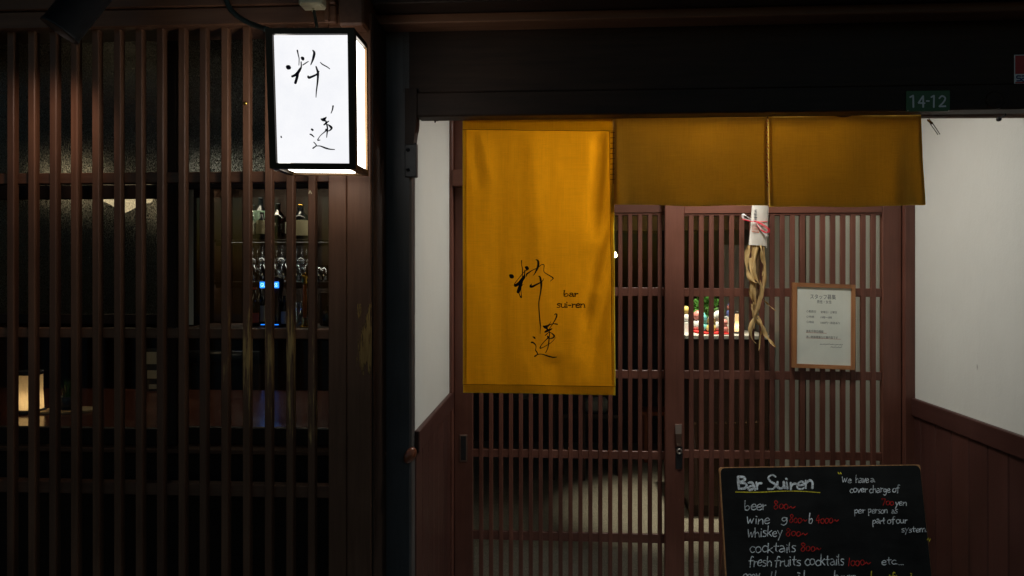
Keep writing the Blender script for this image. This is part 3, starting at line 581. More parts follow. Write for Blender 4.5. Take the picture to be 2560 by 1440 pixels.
for k, cor in ((0, ((1534, 286), (1917, 286), (1920, 513), (1534, 510))), (1, ((1921, 286), (2302, 286), (2313, 512), (1924, 516)))):
    f = fold_right(k); pn_ = cloth_sheet('panel', cor, f, 70, 40, 'noren_fold', nor, 0.0, 3.2); pn_['label'] = 'short panel folded up double'
    cloth_sheet('back_fold', tuple((a, b) for a, b in cor), lambda px, py, f=f: f(px, py)*0.8, 50, 24, 'noren_fold', pn_, 0.010, 1.5)
    (ax_, ay), (bx_, by), (cx_, cy_), (dx_, dy_) = cor
    cloth_sheet('side_hem', ((bx_-8, 290), (bx_+.3, 290), (cx_+.3, cy_-1), (cx_-8, cy_-1)), f, 3, 40, 'noren_fold', pn_, -0.0012); cloth_sheet('side_hem', ((ax_-.3, 290), (ax_+8, 290), (dx_+8, dy_-1), (dx_-.3, dy_-1)), f, 3, 40, 'noren_fold', pn_, -0.0012)
def on_cloth(V, fold, lift): return [(P(a, b, NY).x, NY+fold(a, b)-lift-0.00008*(k % 9), P(a, b, NY).z) for a, b, k in V]
V, F = ribbons([[(1157+i*23.5, 324+i*0.25+random.uniform(-.4, .4), 0.7) for i in range(17)], [(1159+i*23.6, 961+i*0.3, 0.6) for i in range(17)], [(1524+i*0.3, 330+i*31, 0.6) for i in range(21)], [(1165, 325+i*31, 0.5) for i in range(21)]])
mesh('stitching', on_cloth(V, fold_left, 0.0022), F, 'thread', lp_)
V, F = ribbons([[(1532-6, y, 0.9), (1532+4, y, 0.9)] for y in range(332, 462, 13)]+[[(1533.5, 330+i*13, 0.8) for i in range(11)]])
mesh('lacing', on_cloth(V, fold_left, 0.0045), F, 'thread', lp_)
V, F = ribbons([[(1916+random.uniform(-2, 2), 300+i*9.5, 1.2), (1920+random.uniform(-2, 2), 305+i*9.5, 1.2)] for i in range(18)])
mesh('red_lacing', on_cloth(V, fold_right(0), 0.003), F, 'red_thread', nor)
Z1 = [[(262, 600, 34), (292, 622, 50), (325, 645, 40)], [(557, 215, 12), (555, 330, 8), (575, 420, 10), (578, 560, 10), (575, 660, 8)], [(645, 385, 12), (685, 405, 42), (722, 435, 18), (640, 495, 8), (560, 580, 7), (470, 690, 6), (385, 800, 7)],
 [(615, 455, 4), (635, 500, 8), (632, 580, 14), (615, 650, 32), (560, 720, 36), (500, 800, 36), (440, 840, 34), (390, 865, 30), (375, 815, 12)], [(600, 660, 25), (560, 740, 32), (525, 850, 34), (490, 960, 40), (465, 1035, 36)], [(485, 1050, 10), (515, 1130, 10), (545, 1172, 15), (550, 1110, 9), (540, 1000, 6), (545, 920, 6)], [(550, 880, 6), (600, 820, 4)],
 [(920, 195, 8), (970, 220, 22), (985, 300, 26), (970, 390, 25), (930, 480, 18), (890, 560, 10), (850, 605, 4)],
 [(675, 635, 4), (690, 570, 18), (740, 530, 14), (830, 470, 9), (930, 425, 8), (1000, 380, 8), (1060, 330, 8), (1110, 322, 10), (1135, 345, 10), (1128, 420, 8), (1128, 500, 8), (1180, 550, 9), (1290, 615, 11), (1365, 670, 14), (1350, 700, 9), (1295, 750, 5)],
 [(810, 820, 6), (785, 880, 26), (830, 890, 24), (930, 840, 20), (1030, 790, 14), (1085, 750, 10), (1120, 700, 5), (1115, 680, 3)], [(990, 625, 8), (1025, 640, 18), (1045, 720, 22), (1060, 800, 25), (1058, 900, 20), (1045, 1020, 15), (1020, 1160, 13), (998, 1300, 12), (1000, 1440, 12)]]
Z2 = [[(485, -5, 12), (500, 200, 12), (515, 380, 14), (525, 480, 10), (520, 560, 7), (515, 670, 3)], [(885, 180, 6), (910, 155, 12), (945, 160, 14), (940, 220, 16), (900, 310, 13), (840, 410, 9), (780, 500, 7), (750, 560, 8), (760, 640, 10), (750, 760, 12), (740, 880, 13), (725, 980, 10), (700, 1070, 9), (655, 1155, 8)],
 [(790, 350, 3), (770, 400, 5), (720, 450, 18), (660, 490, 42), (600, 470, 16)], [(700, 470, 25), (780, 425, 10), (850, 408, 8), (910, 410, 14), (965, 420, 14)], [(640, 620, 18), (700, 590, 26), (750, 570, 24), (820, 535, 12)], [(660, 500, 30), (700, 540, 20), (735, 580, 25)],
 [(650, 710, 10), (690, 670, 10), (740, 630, 8), (800, 640, 9), (860, 690, 18), (880, 730, 20), (840, 770, 16), (780, 785, 9), (740, 780, 10)], [(700, 720, 8), (725, 760, 26), (700, 790, 12), (620, 870, 8), (540, 970, 8), (515, 1035, 12), (580, 1020, 8), (700, 955, 7), (800, 890, 6), (870, 820, 5), (910, 760, 4)],
 [(330, 740, 10), (368, 762, 20), (385, 790, 14)], [(290, 890, 18), (330, 890, 18), (380, 930, 14), (410, 980, 10), (405, 1050, 8), (400, 1090, 12), (440, 1150, 14), (445, 1190, 9), (400, 1235, 16), (370, 1245, 14)], [(400, 1235, 10), (460, 1195, 10), (560, 1190, 9), (640, 1210, 13), (730, 1240, 16), (840, 1265, 15), (900, 1265, 11), (945, 1260, 6)]]
cs = [[(1250+a/10.2875, 630+b/10.2857, w_/10.28*1.1+0.12) for a, b, w_ in s_] for s_ in Z1]+[[(1300+a/10.283, 770+b/10.286, w_/10.28*1.1+0.12) for a, b, w_ in s_] for s_ in Z2]
V, F = ribbons(cs); mesh('calligraphy', on_cloth(V, fold_left, 0.0012), F, 'ink', lp_)
# ------------------------------------------------------------------ stroke lettering
G = {
 'a': (.52, [[(.45, .5), (.25, .56), (.06, .3), (.2, .02), (.42, .2), (.46, .52)], [(.46, .52), (.45, .1), (.54, .0)]]), 'b': (.5, [[(.08, 1.0), (.04, .5), (.06, .02)], [(.06, .3), (.3, .48), (.45, .25), (.28, .0), (.06, .06)]]),
 'c': (.46, [[(.43, .48), (.22, .55), (.04, .28), (.2, .0), (.44, .08)]]), 'd': (.54, [[(.44, .45), (.22, .54), (.05, .26), (.22, .0), (.44, .2)], [(.46, 1.0), (.45, .4), (.5, .0)]]),
 'e': (.48, [[(.06, .26), (.42, .34), (.3, .56), (.08, .36), (.1, .06), (.3, .0), (.46, .1)]]), 'f': (.42, [[(.42, .92), (.26, 1.0), (.18, .7), (.18, .0), (.14, -.12)], [(.02, .54), (.4, .58)]]),
 'g': (.52, [[(.44, .48), (.2, .55), (.08, .3), (.24, .1), (.44, .3), (.46, .52)], [(.46, .52), (.46, -.1), (.28, -.38), (.06, -.26)]]), 'h': (.5, [[(.08, 1.0), (.06, .5), (.06, .0)], [(.06, .3), (.28, .54), (.42, .36), (.44, .0)]]),
 'i': (.22, [[(.1, .52), (.11, .25), (.12, .0)], [(.06, .78), (.14, .72)]]), 'k': (.48, [[(.08, 1.0), (.06, .0)], [(.42, .56), (.08, .26)], [(.16, .3), (.46, .0)]]), 'l': (.2, [[(.1, 1.0), (.08, .4), (.12, .0)]]),
 'm': (.78, [[(.06, .54), (.06, .0)], [(.06, .36), (.24, .54), (.34, .4), (.36, .0)], [(.36, .36), (.54, .54), (.66, .4), (.7, .0)]]), 'n': (.5, [[(.06, .54), (.07, .0)], [(.07, .32), (.28, .54), (.4, .4), (.44, .0)]]),
 'o': (.5, [[(.24, .54), (.06, .4), (.07, .1), (.26, .0), (.44, .18), (.42, .46), (.22, .54)]]), 'p': (.5, [[(.1, .54), (.06, .1), (.1, -.4)], [(.08, .34), (.3, .56), (.45, .34), (.3, .08), (.08, .12)]]),
 'r': (.38, [[(.08, .54), (.1, .0)], [(.1, .26), (.22, .44), (.38, .46)]]), 's': (.42, [[(.38, .52), (.16, .54), (.1, .38), (.34, .22), (.3, .02), (.06, .02)]]), 't': (.42, [[(.2, .9), (.2, .2), (.3, .02)], [(.03, .56), (.4, .58)]]),
 'u': (.5, [[(.06, .54), (.08, .12), (.24, .0), (.42, .16), (.44, .54)], [(.44, .54), (.44, .1), (.5, .0)]]), 'v': (.46, [[(.04, .54), (.22, .0)], [(.22, .0), (.44, .56)]]), 'w': (.66, [[(.04, .72), (.16, .0)], [(.16, .0), (.32, .46)], [(.32, .46), (.44, .02)], [(.44, .02), (.6, .54)]]),
 'y': (.48, [[(.06, .54), (.24, .12)], [(.46, .56), (.26, .1), (.12, -.4)]]), 'B': (.62, [[(.08, 1.0), (.1, .5), (.12, .0)], [(.08, .98), (.44, .94), (.5, .72), (.14, .52)], [(.14, .52), (.54, .42), (.54, .1), (.12, .02)]]),
 'S': (.6, [[(.5, .86), (.34, 1.0), (.1, .82), (.26, .55), (.5, .34), (.42, .06), (.08, .04)]]), '0': (.44, [[(.22, .62), (.05, .45), (.07, .14), (.22, .02), (.38, .18), (.37, .48), (.2, .62)]]), '1': (.26, [[(.16, 1.0), (.1, .0)]]),
 '4': (.5, [[(.3, .98), (.06, .36), (.46, .4)], [(.32, .7), (.34, .0)]]), '7': (.5, [[(.06, .78), (.08, .96), (.46, .86)], [(.46, .86), (.3, .4), (.22, .0)]]), '8': (.5, [[(.4, .86), (.22, 1.0), (.08, .82), (.24, .58), (.42, .28), (.24, .0), (.07, .24), (.26, .56), (.42, .8)]]),
 '~': (.6, [[(.04, .22), (.18, .42), (.34, .2), (.56, .4)]]), '.': (.18, [[(.06, .04), (.1, .0)]]), '-': (.34, [[(.04, .3), (.3, .3)]]), '"': (.3, [[(.06, 1.0), (.12, .8)], [(.2, 1.0), (.26, .8)]]), ' ': (.34, []),
}
def write(s, x0, x1, base, cap, hw, jit=0.0, slant=0.0):
    """single-line letters in photograph pixels: x0..x1, baseline, cap height, half width"""
    tot = sum(G[c][0] for c in s); k = (x1-x0)/tot; out = []; x = x0
    for c in s:
        wd, sts = G[c]; jy = random.uniform(-jit, jit); sc_ = 1+random.uniform(-.16, .16)*jit; sh_ = random.uniform(-.10, .10)*jit
        for st in sts:
            out.append([(x+(a+random.uniform(-.025, .025)*min(1, jit*3))*k+(slant+sh_)*b*cap, base-(b*sc_+jy*.12)*cap, hw*random.uniform(.72, 1.2)) for a, b in st])
        x += wd*k
    return out
# bar sui-ren on the curtain, in thin upright letters with small serifs
def serif(strokes, s, x0, x1, base, cap):
    tot = sum(G[c][0] for c in s); k = (x1-x0)/tot; x = x0
    for c in s:
        wd = G[c][0]*k; bars = {'b': [(.08, 1)], 'r': [(.09, .54), (.1, 0)], 'u': [(.06, .54), (.44, .54), (.48, 0)], 'i': [(.1, .52), (.12, 0)], 'n': [(.06, .54), (.07, 0), (.44, 0)], 'a': [(.52, 0)]}.get(c, [])
        for a, b in bars: strokes.append([(x+(a-.10)*k, base-b*cap, .55), (x+(a+.07)*k, base-b*cap, .55)])
        x += wd
    return strokes
G['a'] = (.52, [[(.1, .48), (.25, .56), (.4, .46), (.42, .06), (.52, .0)], [(.41, .3), (.2, .3), (.07, .14), (.2, .0), (.41, .12)]])
ln1 = serif(write('bar', 1409, 1445, 741, 15, 1.35), 'bar', 1409, 1445, 741, 15); ln2 = serif(write('sui-ren', 1391, 1463, 768.5, 17, 1.35), 'sui-ren', 1391, 1463, 768.5, 17)
V, F = ribbons(ln1+ln2); mesh('lettering', on_cloth(V, fold_left, 0.0012), F, 'brown_ink', lp_)
# ------------------------------------------------------------------ house number, sticker, round boss on the lintel
PLY = 2.165
pt = thing('number_plate', P(2320, 255, PLY), 'small green plate with white number 14-12 on the lintel', 'sign')
box('plate', PX(2264, PLY), PX(2374, PLY), PLY-0.003, PLY-0.0003, PZ(279, PLY, 2320), PZ(227, PLY, 2320), 'plate_green', pt, 0.001)
dg = [[(2275, 243, 2), (2283, 239, 2.2), (2283.5, 268, 2.2)], [(2307, 241, 2), (2296, 257.5, 2), (2312, 258, 2)], [(2308, 240, 2.2), (2308, 268, 2.2)], [(2316, 252.5, 1.8), (2323, 252.5, 1.8)], [(2328, 243, 2), (2335, 239, 2.2), (2334.5, 268, 2.2)], [(2348, 246, 2), (2355, 240, 2.1), (2363, 245, 2.1), (2359, 255, 2.1), (2348, 266, 2)], [(2348, 266, 2), (2364, 265.5, 2)]]
V, F = [], []
for s_ in dg:
    # straight-limbed figures: no spline rounding
    q = [s_[0]]
    if len(s_) == 3: ss = [[s_[0], s_[1]], [s_[1], s_[2]]]
    else: ss = [s_]
    v_, f_ = ribbons(ss); b0 = len(V); V += [(a, b, len(V)) for a, b, _ in v_]; F += [tuple(i+b0 for i in ff) for ff in f_]
mesh('digits', [P(a, b, PLY-0.0036-0.00005*(k % 5)) for a, b, k in V], F, 'white_paint', pt)
for px in (2270, 2372): lathe('rivet', [(0.0018, 0), (0.0014, 0.001), (0, 0.0012)], P(px, 276.5, PLY-.003), 'steel', pt, 8, axis=(0, -1, 0))
sk = thing('security_sticker', P(2560, 176, FRONT), 'red and white sticker with dark blue letters at the end of the lintel', 'sticker')
xs0 = PX(2535, FRONT); xs1 = xs0+0.09
o = box('backing', xs0, xs1, FRONT-0.0012, FRONT-0.0002, PZ(210, FRONT, 2560), PZ(137, FRONT, 2560), 'white_paint', sk, 0)
box('red_field', xs0+0.0025, xs1-0.002, FRONT-0.002, FRONT-0.0013, PZ(185, FRONT, 2560), PZ(139, FRONT, 2560), 'sticker_red', sk, 0)
box('red_line', xs0+0.003, xs1-0.002, FRONT-0.002, FRONT-0.0013, PZ(208.5, FRONT, 2560), PZ(205, FRONT, 2560), 'sticker_red', sk, 0)
V, F = ribbons([[(2552, 190, 1.6), (2543, 190, 1.7), (2543, 195.5, 1.6), (2551, 196, 1.7), (2551, 201.5, 1.6), (2542, 202, 1.6)], [(2555, 190, 1.6), (2563, 190.5, 1.6), (2564, 202, 1.6), (2556, 202, 1.6), (2555, 196.5, 1.5), (2563, 196, 1.5)]])
mesh('letters', [P(a, b, FRONT-0.0025-0.0001*k) for a, b, k in V], F, 'sticker_blue', sk)
o = lathe('round_boss', [(0.0, 0.004), (0.012, 0.0045), (0.014, 0.003), (0.018, 0.0042), (0.024, 0.004), (0.026, 0.0)], P(2487, 251, PLY), 'dark_x', None, 28, axis=(0, -1, 0)); tag(o, 'round carved dark boss on the lintel beside the number plate', 'boss')
# ------------------------------------------------------------------ chalkboard
G['a'] = (.52, [[(.12, .54), (.3, .56), (.44, .3), (.5, .0)], [(.42, .3), (.2, .28), (.06, .12), (.2, .0), (.42, .12)]])
bd = thing('chalkboard_sign', P(2060, 1440, 2.50)*1.0, 'black menu board with chalk handwriting leaning in front of the door', 'chalkboard')
b_tl, b_tr = P(1799, 1168, 2.60), P(2301, 1161, 2.60); b_bl, b_br = P(1815, 1440, 2.508), P(2331, 1440, 2.508)
n_ = (b_tr-b_tl).cross(b_bl-b_tl).normalized(); n_ = n_ if n_.y < 0 else -n_
ext = 1.98
b_bl2, b_br2 = b_tl+(b_bl-b_tl)*ext, b_tr+(b_br-b_tr)*ext
def slab(name, pts, d0, d1, mat, parent):
    k = len(pts); V = [q+n_*d0 for q in pts]+[q+n_*d1 for q in pts]
    return mesh(name, V, [tuple(range(k)), tuple(reversed(range(k, 2*k)))]+[(i, (i+1) % k, k+(i+1) % k, k+i) for i in range(k)], mat, parent)
ux = (b_tr-b_tl).normalized(); uz = (b_tl-b_bl).normalized()
def rounded(tl, tr, br, bl, r):
    out = []
    for c, a, b in ((tl, -uz, ux), (tr, -ux, -uz)):
        for i in range(5):
            th = i/4*math.pi/2; out.append(c+a*r*(1-math.sin(th))+b*r*(1-math.cos(th)))
    return out+[br, bl]
slab('back_board', rounded(b_tl, b_tr, b_br2, b_bl2, 0.008), -0.018, -0.003, 'board_edge', bd)
e_ = 0.0028; slab('writing_face', rounded(b_tl+ux*e_-uz*e_, b_tr-ux*e_-uz*e_, b_br2-ux*e_, b_bl2+ux*e_, 0.016), -0.0028, 0.0, 'chalkboard', bd)
for q0, q1 in ((b_tl+ux*.05, b_bl2+ux*.05), (b_tr-ux*.05, b_br2-ux*.05)):
    a = q0-n_*0.02; e1 = Vector((a.x, a.y+0.30, 0.0)); tube('rear_leg', [a-uz*0.02, e1], 0.012, 'lattice_z', bd, 6)
def chalk_text(strokes, mat):
    V, F = ribbons(strokes)
    mesh('chalk_lettering', [on_plane(a, b, b_tl, n_, 0.0005+0.00004*(k % 9)) for a, b, k in V], F, mat, bd)
J = 0.55
chalk_text(write('Bar', 1842, 1904, 1223, 33, 3.0, J)+write('Suiren', 1915, 2034, 1222, 34, 2.7, J), 'chalk_white')
chalk_text([[(1839, 1230, 1.2), (1900, 1230.5, 1.2), (1950, 1228, 1.2), (2000, 1228, 1.1), (2050, 1231.5, 1.0)], [(2095, 1181, 1.4), (2098, 1185, 1.2)], [(2101, 1181, 1.4), (2103, 1185, 1.2)], [(2318, 1350, 1.2), (2321, 1345, 1)], [(2323, 1353, 1.2), (2326, 1347, 1)]], 'chalk_yellow')
white = [('beer', 1861, 1916, 1275, 25), ('wine', 1865, 1925, 1309, 24), ('g', 1952, 1968, 1306, 22), ('b', 2021, 2032, 1310, 24), ('whiskey', 1868, 1956, 1342, 25), ('cocktails', 1873, 1990, 1381, 26), ('fresh', 1871, 1930, 1416, 26), ('fruits', 1936, 2003, 1414, 26), ('cocktails', 2012, 2111, 1413, 26), ('etc....', 2203, 2260, 1411, 19),
 ('we', 2104, 2129, 1206, 18), ('have', 2139, 2172, 1206, 18), ('a', 2175, 2187, 1206, 17), ('cover', 2124, 2168, 1231, 18), ('charge', 2173, 2226, 1231, 18), ('of', 2231, 2249, 1231, 18), ('yen', 2237, 2267, 1264, 17), ('per', 2135, 2163, 1283, 17), ('person', 2170, 2219, 1283, 17), ('as', 2228, 2244, 1284, 17), ('part', 2181, 2213, 1309, 17), ('of', 2218, 2237, 1308, 17), ('our', 2240, 2268, 1308, 17), ('system.', 2253, 2318, 1330, 16)]
red = [('800~', 1933, 1988, 1273, 20), ('800~', 1972, 2018, 1307, 20), ('4000~', 2038, 2098, 1308, 21), ('800~', 1963, 2020, 1341, 20), ('800~', 2001, 2054, 1378, 20), ('1000~', 2119, 2178, 1414, 21), ('700', 2203, 2235, 1263, 18)]
chalk_text([s_ for w_ in white for s_ in write(*w_, 1.0 if w_[4] < 20 else 1.2, J, 0.04)], 'chalk_white')
chalk_text([s_ for w_ in red for s_ in write(*w_, 1.0, J, 0.05)], 'chalk_red')
# tops of the line of writing that runs out of the picture
chalk_text(write('oooy', 1858, 1900, 1450, 26, 1.4, J)+write('ll', 1926, 1942, 1449, 20, 1.4, J)+write('il', 1990, 2018, 1450, 24, 1.4, J)+write('hours', 2086, 2140, 1452, 24, 1.4, J), 'chalk_white')
chalk_text(write('l', 2176, 2182, 1450, 22, 1.3, J)+write('ifi', 2222, 2244, 1452, 20, 1.3, J)+write('i', 2275, 2282, 1450, 18, 1.3, J), 'chalk_yellow')
# ------------------------------------------------------------------ framed notice on the door
FY = 2.945
fr = thing('framed_notice', P(2060, 815, FY), 'framed staff-wanted notice with printed Japanese text hanging on the lattice door', 'notice')
tl, tr_, br, bl = P(1982, 706, FY), P(2139, 712, FY), P(2138, 925, FY), P(1981, 919, FY)
def bil(u, v, dy=0.0): return (tl*(1-u)+tr_*u)*(1-v)+(bl*(1-u)+br*u)*v+Vector((0, dy, 0))
def fbar(u0, u1, v0, v1, mat, name, y0=-0.0, y1=0.014):
    V = [bil(u, v, y) for y in (y0, y1) for u, v in ((u0, v0), (u1, v0), (u1, v1), (u0, v1))]
    return mesh(name, V, [(0, 1, 2, 3), (7, 6, 5, 4), (0, 4, 5, 1), (1, 5, 6, 2), (2, 6, 7, 3), (3, 7, 4, 0)], mat, fr)
fu, fv = 11/157, 11/213
fbar(0, fu, 0, 1, 'frame_z', 'frame_bar'); fbar(1-fu*.9, 1, 0, 1, 'frame_z', 'frame_bar'); fbar(fu+.001, 1-fu*.9-.001, 0, fv*.95, 'frame_x', 'frame_bar', 0.0006); fbar(fu+.001, 1-fu*.9-.001, 1-fv*.9, 1, 'frame_x', 'frame_bar', 0.0006)
fbar(fu, 1-fu*.9, fv*.9, 1-fv*.9, 'notice_paper', 'sheet', 0.006, 0.009); mesh('pane', [bil(u, v, .0046) for u, v in ((fu*.98, fv*.88), (1-fu*.88, fv*.88), (1-fu*.88, 1-fv*.88), (fu*.98, 1-fv*.88))], [(0, 1, 2, 3)], 'glass', fr)
# printed lines in photograph pixels: text, x0, x1, top, bottom
lines = [('スタッフ募集', 2027, 2091, 735, 747.5), ('男性・女性', 2043.5, 2080, 750, 758.5), ('◇勤務日', 2017, 2041, 775.5, 781.5), ('金曜日・土曜日', 2053, 2093, 777, 783), ('◇時間', 2017, 2036, 789, 795), ('19時〜0時', 2053, 2081, 790.5, 796.5), ('◇時給', 2017, 2036, 802, 808), ('1000円〜昇給あり', 2053, 2101, 804, 810), ('諸条件等応相談', 2016.5, 2060, 824.5, 831.5), ('洗い物等簡単な仕事内容です', 2016.5, 2096, 839, 846)]
def npx(px, py, lift=0.0):
    q = P(px, py, FY); return Vector((q.x, FY+0.0058-lift, q.z))
V, F = [], []
for s_, x0, x1, y0, y1 in lines:
    v_, f_ = text_fit(s_, x0, x1, -y1, -y0); b0 = len(V); V += [npx(a, -b+(a-x0)*0.028) for a, b in v_]; F += [tuple(i+b0 for i in ff) for ff in f_]
if V: mesh('printed_text', V, F, 'grey_ink', fr)
# the small address lines cannot be read in the picture: rows of tiny marks
mk = [[(2051+i*3.6+random.uniform(-.6, .6), 861.5+random.uniform(-1, 1)+i*.08, .5), (2053.5+i*3.6, 860.5+random.uniform(-1, 1)+i*.08, .5)] for i in range(16)]+[[(2078+i*3.6, 869+random.uniform(-1, 1), .5), (2080.5+i*3.6, 868+random.uniform(-1, 1), .5)] for i in range(8)]
V, F = ribbons(mk); mesh('small_print', [npx(a, b, 0.0002) for a, b, k in V], F, 'grey_ink', fr)
V, F = ribbons([[(2016, 831.5, .35), (2068, 833.5, .35)], [(2016, 845, .35), (2103, 848.5, .35)]]); mesh('red_underline', [npx(a, b, 0.0002) for a, b, k in V], F, 'red_ink', fr)
# ------------------------------------------------------------------ corn husk charm
CY = 2.915
ch = thing('corn_husk_charm', P(1895, 520, CY), 'dried corn husk charm in white paper tied with red and white cord', 'charm')
V, F = [], []
ringsP = [(514, 1880, 1921), (540, 1878, 1920), (560, 1877, 1920), (590, 1874, 1919), (614, 1871.5, 1917)]
ns = 20
for y, a, b in ringsP:
    c_ = (a+b)/2; hw = (b-a)/2
    for k in range(ns+1):
        th = math.pi+2*math.pi*k/ns*0.995; px = c_+hw*math.cos(th); q = P(px, y+1.5*math.cos(th), CY); V.append((q.x, CY+0.013*math.sin(th)-(0.003 if k == ns else 0), q.z))
for j in range(len(ringsP)-1):
    for k in range(ns): a = j*(ns+1)+k; F.append((a, a+1, a+ns+2, a+ns+1))
mesh('paper_wrap', V, F, 'paper', ch, True)
q = [P(1918, 519, CY-.004), P(1921.5, 518, CY-.003), P(1917, 621, CY-.003), P(1913.5, 616, CY-.004)]
mesh('paper_flap', [tuple(v) for v in q]+[tuple(v+Vector((0, .0006, 0))) for v in q], [(0, 1, 2, 3), (7, 6, 5, 4), (0, 4, 5, 1), (1, 5, 6, 2), (2, 6, 7, 3), (3, 7, 4, 0)], 'paper', ch)
# brushed characters and a red seal
mk = []
for i, (yy, ww) in enumerate(((527, 5), (535, 6), (541, 6), (546.5, 5))):
    for r_ in range(4): mk.append([(1889-ww*.6+random.uniform(-1, 1), yy+r_*1.5-2, .45), (1889+ww*.6+random.uniform(-1, 1), yy+r_*1.5-2+random.uniform(-1.5, 1.5), .45)])
    mk.append([(1889+random.uniform(-2, 2), yy-3, .45), (1889+random.uniform(-2, 2), yy+3, .5)])
V, F = ribbons(mk); wl = lambda a, b: Vector((P(a, b, CY-.0145).x, CY-0.0136-(0.0006), P(a, b, CY-.0145).z))
mesh('brush_writing', [wl(a, b) for a, b, k in V], F, 'grey_ink', ch)
V, F = ribbons([[(1881, 564, .6), (1896, 566, .6)], [(1896, 566, .6), (1897, 581, .6)], [(1897, 581, .7), (1879.5, 579, .7)], [(1879.5, 579, .5), (1881, 564, .5)]]+[[(1882, 567+i*2.6, .5), (1895, 568+i*2.6+random.uniform(-.8, .8), .5)] for i in range(5)])
mesh('red_seal', [wl(a, b) for a, b, k in V], F, 'red_ink', ch)
def cord(pts, mat, y=CY-0.0185, r=0.0010): tube('cord', cr([P(a, b, y+(dy or 0)) for a, b, dy in [(*p_, 0) if len(p_) == 2 else p_ for p_ in pts]]), r, mat, ch, 6)
for k in range(3):
    o_ = k*1.6
    cord([(1886, 553), (1872, 546-o_*.6), (1860, 535+o_*.8), (1855+o_, 537+o_), (1857+o_, 546-o_*.2), (1870, 550-o_*.3), (1886, 554)], 'cord_white', CY-0.0185-k*.001)
    cord([(1886, 553), (1898, 566+o_), (1910, 582+o_*1.2), (1922-o_*2.2, 590+o_*.6)], 'cord_white', CY-0.0185-k*.001)
    cord([(1886, 554), (1875, 552+o_*.4), (1856+o_, 548+o_*.4)], 'cord_red', CY-0.019-k*.001)
    cord([(1887, 553), (1902, 558+o_), (1916-o_*.6, 566+o_), (1924-o_, 574+o_*.3), (1923-o_, 581-o_), (1914, 580+o_*.5), (1902, 572+o_), (1889, 556)], 'cord_red', CY-0.019-k*.001)
cord([(1877, 552, .004), (1887, 553.5), (1900, 554.5), (1919, 554, .008)], 'cord_red', CY-.0175, .0013)
lathe('knot', [(0, -.003), (.003, -.001), (.003, .001), (0, .003)], P(1887, 553, CY-.021), 'cord_red', ch, 8)
# husk leaves: twisted tapering strips
hus = [([(1871, 613), (1867, 643), (1870, 681), (1881, 702), (1897, 708)], 11), ([(1875, 645), (1881, 690), (1884, 728), (1891, 757), (1894, 774)], 10), ([(1894, 613), (1888, 649), (1885, 681), (1895, 702), (1902, 714)], 11),
 ([(1910, 613), (1913, 661), (1912, 702), (1907, 737), (1897, 771), (1890, 789)], 8), ([(1905, 725), (1893, 777), (1884, 801), (1877, 824), (1881, 847), (1891, 859)], 10), ([(1881, 760), (1884, 789), (1894, 804), (1904, 815), (1900, 847), (1897, 877)], 9),
 ([(1906, 812), (1914, 836), (1927, 855), (1941, 870)], 9), ([(1908, 749), (1922, 763), (1941, 778)], 3.2), ([(1875, 720), (1874, 732), (1873, 742)], 2), ([(1882, 613), (1884, 655), (1882, 690), (1889, 742), (1886, 790)], 8), ([(1903, 613), (1907, 640), (1910, 664), (1905, 690)], 10), ([(1886, 755), (1882, 775), (1897, 796), (1904, 818), (1903, 836)], 6),
 ([(1900, 700), (1903, 730), (1898, 760), (1888, 800), (1885, 822)], 8), ([(1877, 690), (1876, 730), (1884, 765)], 8)]
hr = random.Random(5)
for k, (pts, wd) in enumerate(hus):
    c_ = cr(pts, 6); n = len(c_); V, F = [], []; ph = hr.uniform(0, 6)
    for i, p_ in enumerate(c_):
        u = i/(n-1); d = Vector(c_[min(i+1, n-1)])-Vector(c_[max(i-1, 0)]); d.normalize(); hw = wd*(0.70+0.35*math.sin(math.pi*min(1, u*1.2)))*(1-u**4)*0.58+0.4
        hw *= 1+0.35*mnoise.noise((k*7.3, u*9.0, 2.2)); tw = math.sin(ph+u*6.0); yy = CY-0.010+0.008*math.sin(ph*2+u*4)+0.008*((k*5) % 4)-0.012
        for j, e in enumerate((-1, -.35, .35, 1)):
            cw = 0.55+0.45*abs(tw); a = p_[0]+d.y*hw*e*cw; b = p_[1]-d.x*hw*e*cw; dyy = e*(1-abs(tw))*0.010+(abs(e)-.5)*0.013*math.cos(ph+u*3)
            q = P(a, b, yy); V.append((q.x, yy+dyy, q.z))
    for i in range(n-1):
        for j in range(3): a = i*4+j; F.append((a, a+1, a+5, a+4))
    mesh('husk_leaf', V, F, 'husk', ch, True)
tube('cob', cr([P(1893, 605, CY+.014), P(1893, 680, CY+.016), P(1892, 760, CY+.014)]), 0.014, 'husk_core_shade', ch, 10, rs=[.015-.0009*i for i in range(13)])  # cob kept dark so its colour carries the shade in the leaf gaps
tube('hanging_string', [P(1899, 516, CY), P(1899, 440, CY), P(1899, 418, 2.949)], 0.001, 'cord_white', ch, 5)
# ------------------------------------------------------------------ porch lamp, and a second one added to light the curtain
for pc, lab in ((Vector((0.62, 2.43, 2.355)), 'round porch ceiling lamp just behind the lintel'), (Vector((0.40, 2.83, 2.355)), 'added round ceiling lamp, unseen, close above the sliding doors to light the curtain')):
    pl_ = thing('porch_lamp', pc, lab, 'lamp')
    lathe('rim', [(0.10, 0.0), (0.115, -0.01), (0.112, -0.035), (0.096, -0.04), (0.094, -0.02)], pc, 'cream_plastic', pl_, 24)
    lathe('diffuser', [(0.092, -0.021), (0.092, -0.034), (0.06, -0.042), (0.0, -0.045)], pc, 'lamp_disc', pl_, 24)
